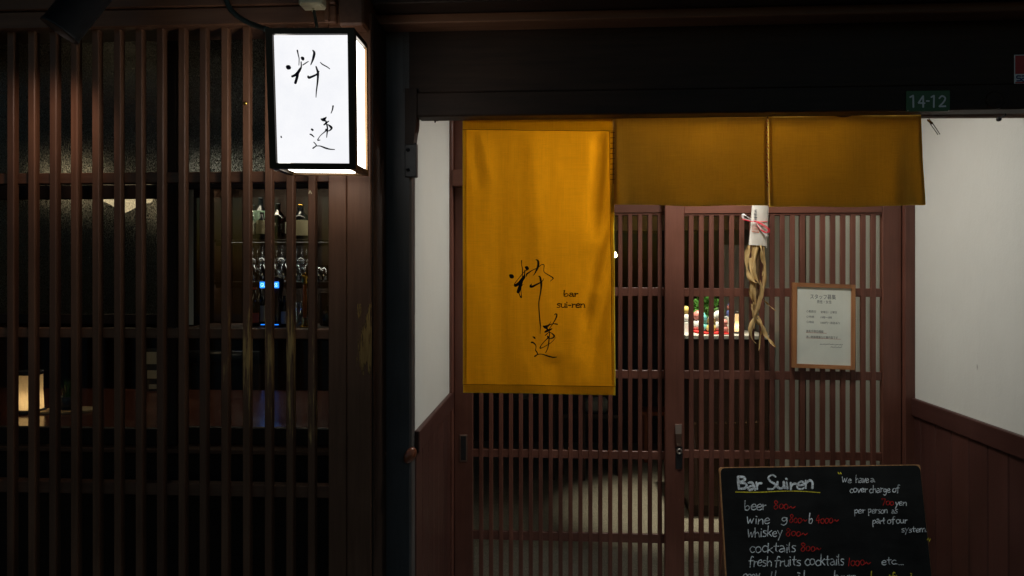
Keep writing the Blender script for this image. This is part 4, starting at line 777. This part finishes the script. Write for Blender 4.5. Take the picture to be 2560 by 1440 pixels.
# ================================================================== THE ROOM BEHIND THE GLASS
# window counter with its things
TZ = 0.97
tb = thing('window_counter', (-1.6, 2.9, 0), 'glossy red brown counter table just inside the barred window', 'table')
box('top', -2.75, XL-0.12, 2.34, 3.30, TZ-0.035, TZ, 'table_x', tb, 0.004)
box('apron', -2.70, XL-0.16, 3.22, 3.25, TZ-0.12, TZ-0.036, 'room_x', tb)
for x in (-2.6, XL-0.26):
    for y in (2.42, 3.18): box('leg', x, x+0.05, y, y+0.05, 0.0, TZ-0.036, 'room_z', tb)
def candle_lamp(name, c, w_, h, label, parts=True, power=1.2):
    l = thing(name, c, label, 'lamp'); c = Vector(c)
    lathe('base', [(w_*.62, 0), (w_*.62, 0.008), (w_*.5, 0.014)], c, 'pot_dark', l, 16)
    lathe('shade', [(w_*.5, 0.014), (w_*.49, h*.3), (w_*.46, h*.6), (w_*.47, h)], c, 'washi', l, 20).data.polygons
    lathe('top_ring', [(w_*.48, h), (w_*.50, h+.004), (w_*.50, h+.014), (w_*.46, h+.014)], c, 'pot_dark', l, 16)
    lathe('flame', [(0, 0.016), (.006, .022), (.007, .03), (0, .045)], c, 'bulb_warm', l, 8)
    light('flame_light', 'POINT', c+Vector((0, 0, .05)), power, (1.0, .66, .34), l, shadow_soft_size=.008); return l
cc = P(76, 1045, 2.72); candle_lamp('candle_lamp', (cc.x, 2.72, TZ+.0005), 0.090, 0.145, 'glowing paper candle lamp on the red counter behind the lattice', power=0.085)
# thin tray with a pot of grass
cy_ = P(168, 1052, 2.74); tray = thing('wooden_tray', (cy_.x, 2.76, TZ), 'thin pale wooden board under the potted grass', 'tray')
V = [(cy_.x+a, 2.74+b, TZ+z) for z in (.001, .008) for a, b in ((-.095, -.05), (.02, -.065), (.10, -.01), (.085, .075), (-.05, .07), (-.1, .02))]
mesh('slab', V, [tuple(reversed(range(6))), tuple(range(6, 12))]+[(i, (i+1) % 6, 6+(i+1) % 6, 6+i) for i in range(6)], 'pale_tray', tray)
gp = thing('potted_grass', (cy_.x, 2.75, TZ+.0085), 'small dark pot of green grass on the wooden board', 'plant')
lathe('pot', [(.026, 0), (.036, .02), (.038, .045), (.034, .05), (.03, .044), (0, .044)], (cy_.x, 2.75, TZ+.0085), 'pot_dark', gp, 16)
V, F = [], []
for i in range(70):
    a = random.uniform(0, 6.28); r_ = random.uniform(0, .026); h = random.uniform(.04, .085); ln_ = random.uniform(.0, .035); b0 = len(V); bx_, by_ = cy_.x+r_*math.cos(a), 2.75+r_*math.sin(a)
    for j in range(4):
        u = j/3; w_ = .0016*(1-u)+.0002; x = bx_+math.cos(a)*ln_*u*u; y = by_+math.sin(a)*ln_*u*u; z = TZ+.052+h*u; V += [(x-w_*math.sin(a), y+w_*math.cos(a), z), (x+w_*math.sin(a), y-w_*math.cos(a), z)]
    for j in range(3): F.append((b0+2*j, b0+2*j+1, b0+2*j+3, b0+2*j+2))
mesh('blades', V, F, 'grass_leaf', gp)
# chairs beyond the counter
def chair(c, lab, pads, grp=None):
    x, y = c; t_ = thing('chair', (x, y, 0), lab, 'chair', grp)
    box('seat', x-.21, x+.21, y-.21, y+.21, .60, .66, 'leather', t_, .02)
    for sx in (-.19, .16):
        for sy in (-.19, .16): box('leg', x+sx, x+sx+.03, y+sy, y+sy+.03, 0, .60, 'room_z', t_)
    for sx in (-.2, .17): box('back_post', x+sx, x+sx+.03, y+.17, y+.20, .661, 1.06 if not pads else 1.14, 'room_z', t_)
    if pads:
        for i in range(3): box('back_pad', x-.169, x+.169, y+.175, y+.195, .97-i*.075+.06, 1.02-i*.075+.06, 'cream_pad', t_, .004)
    else:
        tube('back_roll', [Vector((x-.20, y+.185, 1.06)), Vector((x+.20, y+.185, 1.06))], .035, 'leather', t_, 12); box('backrest', x-.169, x+.169, y+.175, y+.195, .75, 1.02, 'leather', t_, .008)
    return t_
ms = thing('squares_board', (PX(377, 3.24), 3.24, TZ), 'made-up dark board with three pale squares on the far edge of the counter', 'stand')
box('board', PX(360, 3.24), PX(396, 3.24), 3.24, 3.25, TZ+.0005, PZ(872, 3.24, 377), 'pot_dark', ms)
for a_, b_, l_ in ((880, 910, 366), (926, 946, 369), (961, 972, 373)): box('pale_square', PX(l_, 3.24), PX(392, 3.24), 3.236, 3.2395, PZ(b_, 3.24, 377), PZ(a_, 3.24, 377), 'cream_pad', ms, 0.0005)  # made-up board: its squares stand in for those in a ladder-back chair
chair((PX(545, 3.75), 3.62), 'black chair with round padded back roll beyond the red counter', False)
# pendant lamp
pp = P(312, 470, 3.85)
pe = thing('pendant_lamp', pp, 'warm glowing pendant lamp with pointed bowl shade behind patterned glass', 'lamp')
lathe('shade', [(0.0, -.135), (.03, -.118), (.075, -.088), (.105, -.075), (.128, -.072), (.142, -.05), (.15, 0), (.12, .04), (.03, .07), (.02, .075)], pp, 'pendant_shade', pe, 28)
tube('cord', [pp+Vector((0, 0, .075)), Vector((pp.x, pp.y, 2.419))], .004, 'black_metal', pe, 6)
# white paper strip
o = box('paper_strip', PX(472, 3.6), PX(483, 3.6), 3.60, 3.603, PZ(812, 3.6, 477), PZ(470, 3.6, 477)+.25, 'white_paint', None, 0); tag(o, 'narrow white paper strip hanging behind the window', 'paper strip')
# back bar: counter, shelves, bottles, glasses
SY = 4.5
zc_, z1_, z2_ = PZ(816, SY, 740), PZ(706, SY, 740), PZ(592, SY, 740)
bc = thing('bar_counter', (PX(700, SY), SY, 0), 'dark wooden bar counter carrying bottles and a beer tap', 'counter')
cx0, cx1 = PX(480, SY), PX(900, SY)
box('top', cx0, cx1, SY-.18, SY+.28, zc_-.03, zc_, 'room_x', bc, .003); box('front', cx0+.02, cx1-.02, SY-.1, SY+.26, 0, zc_-.0305, 'room_x', bc)
bs = thing('bottle_shelf', (PX(700, SY), SY+.45, 0), 'dark open shelf of bottles and glasses behind the bar counter', 'shelf')
for z in (z1_, z2_): box('board', cx0, cx1, SY+.30, SY+.58, z-.02, z, 'room_x', bs, .002)
for x in (cx0-.03, cx1): box('side', x, x+.03, SY+.30, SY+.60, 0, 2.1, 'room_z', bs)
box('back', cx0, cx1, SY+.59, SY+.61, 0, 2.1, 'room_z', bs)
# a small strip lamp under the top of the shelf lights the bottles
stp = thing('shelf_lamp', (PX(700, SY), SY+.32, 2.09), 'slim lamp at the top of the bottle shelf', 'lamp')
box('body', cx0+.05, cx1-.05, SY+.29, SY+.33, 2.08, 2.10, 'black_metal', stp); box('tube', cx0+.06, cx1-.06, SY+.30, SY+.32, 2.072, 2.0795, 'down_disc', stp, 0)
for z, lab in ((z2_, 'slim added lamp, unseen, under the top bottle shelf'), (z1_, 'slim added lamp, unseen, under the middle glass shelf')):
    sl_ = thing('shelf_lamp', (PX(700, SY), SY+.34, z-.03), lab, 'lamp')
    box('lip', cx0+.01, cx1-.01, SY+.302, SY+.308, z-.042, z-.0205, 'room_x', sl_); box('tube', cx0+.04, cx1-.04, SY+.32, SY+.332, z-.029, z-.0215, 'shelf_fill_glow', sl_, 0)  # strips added to brighten the shelves; the lips keep them out of sight
YS = SY+.42
def bottle(px, z, Y, r_, h, gm, lm, lab, grp=None, lz=(.18, .5), cap='black_glass'):
    x = PX(px, Y); b = thing('bottle', (x, Y, z), lab, 'bottle', grp)
    lathe('glass', [(r_*.9, 0), (r_, .006), (r_, h*.6), (r_*.85, h*.68), (r_*.36, h*.78), (r_*.33, h*.95)], (x, Y, z+.0005), gm, b, 16)
    lathe('cap', [(r_*.36, h*.95), (r_*.38, h), (0, h)], (x, Y, z+.0007), cap, b, 10)
    if lm:
        V, F = [], []; 
        for zz in (h*lz[0], h*lz[1]):
            for k in range(11): th = -math.pi/2+(-75+15*k)*math.pi/180; V.append((x+(r_+.0008)*math.cos(th), Y+(r_+.0008)*math.sin(th), z+zz))
        for k in range(10): F.append((k, k+1, 12+k, 11+k))
        mesh('paper_label', V, F, lm, b, True)
    return b
bottle(634, z2_, YS, .045, .24, 'clear_glass', 'label_white', 'clear bottle with white label on the top shelf', lz=(.15, .55))
bottle(652, z2_, YS, .05, .29, 'black_glass', 'label_green', 'tall black bottle with pale green label on the top shelf', lz=(.40, .68))
bottle(655, z2_, YS-.09, .038, .18, 'black_glass', 'label_cream', 'short black bottle with cream label in front on the top shelf', lz=(.2, .7))
bottle(679, z2_, YS, .05, .22, 'green_glass', None, 'round green bottle without label on the top shelf')
bottle(695, z2_, YS, .05, .25, 'brown_glass', None, 'brown bottle without label on the top shelf')
bottle(728, z2_, YS, .04, .24, 'brown_glass', 'label_white', 'brown bottle with white label on the top shelf')
bottle(752, z2_, YS, .058, .24, 'black_glass', 'label_cream', 'wide black bottle with broad cream label on the top shelf', lz=(.12, .55), cap='gold')
bottle(636, zc_, SY, .034, .24, 'black_glass', 'label_red', 'black bottle with red label on the bar counter', lz=(.1, .35), cap='label_red')
bottle(651, zc_, SY+.1, .036, .25, 'black_glass', 'label_white', 'black bottle with white label beside the beer tap', lz=(.1, .5))
bottle(700, zc_, SY+.08, .040, .22, 'black_glass', 'label_cream', 'dark bottle with cream label between tap and glasses', lz=(.1, .55))
bottle(712, zc_, SY-.02, .032, .19, 'black_glass', 'label_white', 'short dark bottle with white label beside the cream-labelled one', lz=(.1, .5))
bottle(818, zc_, SY+.05, .03, .13, 'green_glass', None, 'small green bottle at the end of the bar counter')
def glass(px, z, Y, h, r_, lab, grp):
    x = PX(px, Y); o = lathe('drinking_glass', [(r_*.7, 0), (r_*.72, .004), (r_, h), (r_*.94, h), (r_*.66, .008), (0, .008)], (x, Y, z+.0005), 'clear_glass', None, 14); tag(o, lab, 'glass', grp)
for i, px in enumerate((634, 646, 658, 671, 684, 697, 712, 728, 744, 757, 770)): glass(px, z1_, YS+(.05 if i % 2 else -.05), random.uniform(.09, .14), .030, 'clear drinking glass lined up on the middle shelf', 'glasses on the middle shelf')
def wine_glass(px, z, Y):
    x = PX(px, Y); o = lathe('wine_glass', [(.028, 0), (.027, -.002), (.004, -.006), (.0035, -.075), (.012, -.085), (.031, -.105), (.034, -.13), (.028, -.165), (.026, -.165), (.031, -.13), (.028, -.107)], (x, Y, z), 'clear_glass', None, 14); tag(o, 'clear wine glass hanging upside down under the top shelf', 'glass', 'wine glasses hanging under the top shelf')
for i in range(12): wine_glass(632+i*12.2, z2_-.0205, YS+.0+(.09 if i % 2 else 0))
for px in (744, 756, 768): glass(px, zc_, SY+.02, .15, .028, 'tall clear glass on the bar counter by the gold tap', 'tall glasses on the bar counter')
for px in (800, 812): glass(px, z1_, YS, .11, .026, 'clear drinking glass standing apart at the end of the shelf', 'glasses at the end of the shelf')
tp = thing('beer_tap', (PX(673, SY-.05), SY-.05, zc_), 'dark blue beer tap column with glowing blue name sign', 'beer tap')
tx = PX(673, SY-.12); TY = SY-.05
lathe('column', [(.062, 0), (.055, .012), (.046, .03), (.048, .16), (.058, .24), (.062, .29), (.055, .31), (0, .315)], (tx, TY, zc_), 'tap_blue', tp, 24)
box('sign_plate', tx-.058, tx+.058, TY-.072, TY-.062, zc_+.24, zc_+.278, 'sign_blue', tp, .002); box('glow_ring', tx-.055, tx+.055, TY-.066, TY-.058, zc_+.016, zc_+.020, 'sign_blue', tp, .001)
v_, f_ = text_fit('GUINNESS', tx-.052, tx+.052, zc_+.248, zc_+.270); mesh('sign_lettering', [(a, TY-.0735, b) for a, b in v_], f_, 'sign_text', tp)
gt = thing('gold_tap', (PX(762, SY-.08), SY-.08, zc_), 'tall gold topped tap handle with red shaft on the bar counter', 'tap')
gx = PX(762, SY-.08)
lathe('base', [(.03, 0), (.03, .01), (.012, .02), (.01, .06)], (gx, SY-.08, zc_), 'gold', gt, 14); lathe('shaft', [(.010, .06), (.013, .14), (.011, .26)], (gx, SY-.08, zc_), 'stool_red', gt, 12); lathe('finial', [(.011, .26), (.018, .275), (.014, .29), (.020, .305), (.016, .325), (0, .335)], (gx, SY-.08, zc_), 'gold', gt, 14)
o = box('storage_box', PX(792, SY), PX(812, SY), SY+.06, SY+.14, zc_, zc_+.21, 'room_z', None, .003); tag(o, 'dull brown box standing at the end of the bar counter', 'box')
# ------------------------------------------------------------------ right half of the room
# brown transom beam across the room
tm = thing('room_transom', (0.3, 5.0, 1.8), 'brown wooden transom board across the room behind the doors', 'beam')
box('board', -0.6, RX-0.002, 5.0, 5.05, PZ(575, 5.0, 1650), 2.419, 'transom_x', tm)
# dark post against the grey wall, seen between the slats
wpz = thing('wall_post', (RX-.04, 4.15, 0), 'dark wooden post against the grey inner wall', 'post')
box('shaft', RX-.022, RX-.0005, 4.10, 4.16, 0, 2.419, 'room_z', wpz)
# display cabinet with cloth, figurines, plant, candle lamp
DY = 4.75; zt_ = PZ(838, DY-.18, 1800)
dc = thing('display_cabinet', (PX(1800, DY), DY, 0), 'dark cabinet with a white top of round figurines behind the right door', 'cabinet')
dx0, dx1 = PX(1713, DY-.18), RX-.06
box('body', dx0+.03, dx1, DY-.15, DY+.22, .08, zt_-.0255, 'room_x', dc); box('plinth', dx0+.05, dx1, DY-.12, DY+.20, .003, .0795, 'dark_x', dc)
box('white_top', dx0, dx1, DY-.18, DY+.24, zt_-.025, zt_, 'white_cloth', dc, .004)
def figurine(px, dy, s_, body, head, hat, lab, cush=True, z0=None):
    Y = DY+dy; x = PX(px, Y); z = z0 or zt_; f = thing('figurine', (x, Y, z), lab, 'figurine')
    b = 0.0
    if cush: lathe('cushion', [(0, .0004), (.045*s_, .002), (.05*s_, .008*s_), (.042*s_, .014*s_), (0, .015*s_)], (x, Y, z), 'cushion_red', f, 14); b = .013*s_
    lathe('body', [(0, b), (.026*s_, b+.004*s_), (.034*s_, b+.022*s_), (.028*s_, b+.044*s_), (.014*s_, b+.058*s_)], (x, Y, z), body, f, 16)
    lathe('head', [(0, b+.050*s_), (.018*s_, b+.054*s_), (.027*s_, b+.072*s_), (.024*s_, b+.09*s_), (.012*s_, b+.101*s_), (0, b+.104*s_)], (x, Y, z), head, f, 16)
    if hat: lathe('hat', [(.026*s_, b+.086*s_), (.018*s_, b+.1*s_), (.008*s_, b+.118*s_), (0, b+.13*s_)], (x, Y, z), hat, f, 14)
    return f
ped = thing('white_pedestal', (PX(1718, DY+.08), DY+.08, zt_), 'small white box pedestal under the pale figurine', 'box'); box('block', PX(1700, DY+.08), PX(1724, DY+.08), DY+.04, DY+.14, zt_, zt_+.062, 'ceramic_white', ped)
figurine(1715, .08, 1.0, 'ceramic_white', 'ceramic_yellow', None, 'pale round-headed figurine on the white pedestal', False, zt_+.0625)
figurine(1745, .03, 1.2, 'ceramic_white', 'ceramic_pink', None, 'pink-headed white figurine beside the leafy plant')
figurine(1759, -.05, .95, 'ceramic_teal', 'ceramic_teal', 'ceramic_teal', 'teal hooded figurine on a red cushion')
figurine(1778, -.10, .95, 'ceramic_yellow', 'ceramic_yellow', 'ceramic_white', 'yellow figurine with a white cap on a red cushion')
figurine(1796, -.08, 1.25, 'ceramic_white', 'ceramic_white', None, 'large white round figurine on a red cushion')
figurine(1811, -.12, .8, 'ceramic_pink', 'ceramic_pink', None, 'small pink figurine next to the white box')
ped = thing('white_pedestal', (PX(1828, DY+.05), DY+.05, zt_), 'tall white box pedestal beside the candle lamp', 'box'); box('block', PX(1814, DY+.05), PX(1832, DY+.05), DY+.0, DY+.10, zt_, zt_+.10, 'ceramic_white', ped)
figurine(1826, .05, .8, 'ceramic_blue', 'ceramic_pink', 'ceramic_blue', 'little blue capped figurine on the tall white pedestal', False, zt_+.1005)
candle_lamp('candle_lamp', (PX(1845, DY-.05), DY-.05, zt_+.0005), .040, .125, 'slim candle lamp with dark rings among the figurines', power=0.12)
lp2 = thing('leafy_plant', (PX(1768, DY+.12), DY+.12, zt_), 'bushy green leafy plant in a dark pot behind the figurines', 'plant')
qx, qy = PX(1768, DY+.12), DY+.12
lathe('pot', [(.04, 0), (.052, .03), (.055, .085), (.05, .09), (.045, .08), (0, .08)], (qx, qy, zt_), 'pot_dark', lp2, 16)
for i in range(5): a = i*1.26; tube('stem', cr([Vector((qx, qy, zt_+.08)), Vector((qx+.03*math.cos(a), qy+.03*math.sin(a), zt_+.14)), Vector((qx+.07*math.cos(a), qy+.06*math.sin(a), zt_+.20))]), .002, 'leaf', lp2, 5)
V, F = [], []
for i in range(210):
    th = random.uniform(0, 6.28); ph = math.acos(random.uniform(-.7, 1)); r_ = random.uniform(.05, .105); c_ = Vector((qx+r_*1.05*math.sin(ph)*math.cos(th), qy+r_*.7*math.sin(ph)*math.sin(th), zt_+.155+r_*.85*math.cos(ph)))
    d = (c_-Vector((qx, qy, zt_+.1))).normalized()+Vector((random.uniform(-.6, .6), random.uniform(-.9, .2), random.uniform(-.6, .4))); d.normalize(); sd_ = d.cross(Vector((random.uniform(-.3, .3), -.5, 1))).normalized(); up_ = sd_.cross(d); l_ = random.uniform(.018, .030); b0 = len(V)
    V += [c_, c_+d*l_*.5+sd_*l_*.5+up_*.003, c_+d*l_, c_+d*l_*.5-sd_*l_*.5+up_*.003]; F += [(b0, b0+1, b0+2), (b0, b0+2, b0+3)]
o = mesh('foliage', V, F, 'leaf', lp2); o['kind'] = 'stuff'
# white cloth hanging behind the figurines
V, F = [], []; nx, ny = 40, 14; HY = DY+.30
for j in range(ny+1):
    for i in range(nx+1):
        u = i/nx; v = j/ny; px = 1806+u*96; py = 612+v*215; q = P(px, py, HY); V.append((q.x, HY+.018*math.sin(u*22+.8*math.sin(v*3))*(.3+v), q.z))
for j in range(ny):
    for i in range(nx): a = j*(nx+1)+i; F.append((a, a+1, a+nx+2, a+nx+1))
o = mesh('hanging_cloth', V, F, 'grey_cloth', None, True, at=P(1850, 720, HY)); tag(o, 'creased grey cloth hanging behind the figurines', 'cloth')
# bulb, downlights
bp = P(1538, 638, 4.6); bl_ = thing('bare_bulb', bp, 'small bright bulb glimpsed beside the long curtain edge', 'bulb')
lathe('bulb', [(0, -.016), (.011, -.010), (.013, 0), (.008, .014), (.005, .02)], bp, 'bulb_warm', bl_, 12); tube('cord', [bp+Vector((0, 0, .02)), Vector((bp.x, bp.y, 2.419))], .002, 'black_metal', bl_, 5)
def downlight(c, lab, w_, size, tgt=None, col=(1.0, .86, .64)):
    d = thing('downlight', c, lab, 'lamp'); c = Vector(c); lathe('can', [(.05, 0), (.05, -.05), (.046, -.05), (.044, -.01)], c, 'black_metal', d, 18); lathe('lens', [(.04, -.012), (0, -.014)], c, 'down_disc', d, 16)
    l = light('beam', 'SPOT', c+Vector((0, 0, -.055)), w_, col, d, spot_size=R(size), spot_blend=1.0, shadow_soft_size=.02)
    if tgt: l.rotation_euler = (Vector(tgt)-c).to_track_quat('-Z', 'Y').to_euler()
    return d
fl = Vector((PX(1640, 4.9), 4.9, 0))
downlight((fl.x+.22, 4.55, 2.418), 'ceiling downlight over the speckled floor', FLOOR_W, 42, (fl.x+.14, 4.75, 0))
downlight((PX(1800, DY-.25), DY-.35, 2.418), 'ceiling downlight over the figurines', 26.0, 40, (PX(1790, DY), DY, zt_))
downlight((RX-.95, 3.55, 2.418), 'added ceiling downlight, unseen, turned on the grey inner wall', 34.0, 105, (RX, 3.75, 1.45))  # added lamp, aimed to brighten the near part of the wall
downlight((PX(560, 3.0), 2.95, 2.418), 'added ceiling downlight, unseen, over the red window counter', 5.0, 100)  # added lamp, brings the red counter top out of the dark
# low red bench and stools glimpsed on the floor
rs = thing('red_stool', (PX(1636, 6.0), 6.0, 0), 'small red wooden stool standing on the speckled floor', 'stool')
sx_ = PX(1636, 6.0); box('seat', sx_-.11, sx_+.14, 5.9, 6.15, .38, .41, 'stool_red', rs, .004)
for a in (-.09, .09):
    for b in (5.93, 6.10): box('leg', sx_+a, sx_+a+.03, b, b+.03, 0.002, .3795, 'stool_red', rs)
for px, yy in ((1290, 5.3), (1420, 5.5)):
    x = PX(px, yy); s_ = thing('bar_stool', (x, yy, 0), 'dark bar stool in the shadow behind the long curtain' if px < 1350 else 'dark bar stool at the edge of the lit floor', 'stool')
    lathe('seat', [(.16, .62), (.17, .64), (.16, .68), (0, .69)], (x, yy, 0), 'leather', s_, 20)
    for a in (-.12, .10):
        for b in (-.12, .10): box('leg', x+a, x+a+.025, yy+b, yy+b+.025, .002, .6195, 'room_z', s_)
    for a in (-.11, .115): box('stretcher', x+a-.005, x+a+.005, yy-.095, yy+.10, .2, .215, 'room_y', s_)
bg = thing('pale_bag', (PX(1490, 5.6), 5.6, .69), 'grey bag resting on a shelf near the floor', 'bag')
bxx = PX(1490, 5.6); bzz = PZ(1030, 5.6, 1490)
bg.location = (bxx, 5.6, bzz); ORG[bg.name] = Vector((bxx, 5.6, bzz))
box('body', bxx-.085, bxx+.085, 5.55, 5.65, bzz, bzz+.11, 'grey_plaster', bg, .02); tube('strap', cr([Vector((bxx-.05, 5.6, bzz+.10)), Vector((bxx, 5.6, bzz+.16)), Vector((bxx+.05, 5.6, bzz+.10))]), .005, 'leather', bg, 6)
lb = thing('low_bench', (bxx, 5.6, 0), 'dark low bench carrying the grey bag', 'bench')
box('seat', bxx-.3, bxx+.2, 5.5, 5.75, bzz-.03, bzz-.0005, 'room_x', lb)
for a in (-.28, .15): box('leg', bxx+a, bxx+a+.04, 5.52, 5.73, .002, bzz-.0305, 'room_z', lb)

for o in bpy.data.objects:
    if o.type == 'MESH' and o.name.split('.')[0] in ('chalk_lettering', 'calligraphy', 'printed_text', 'small_print', 'red_underline', 'stitching', 'lacing', 'red_lacing', 'lettering', 'brush_writing', 'red_seal', 'digits', 'letters', 'sign_lettering', 'blades'): o['kind'] = 'stuff'
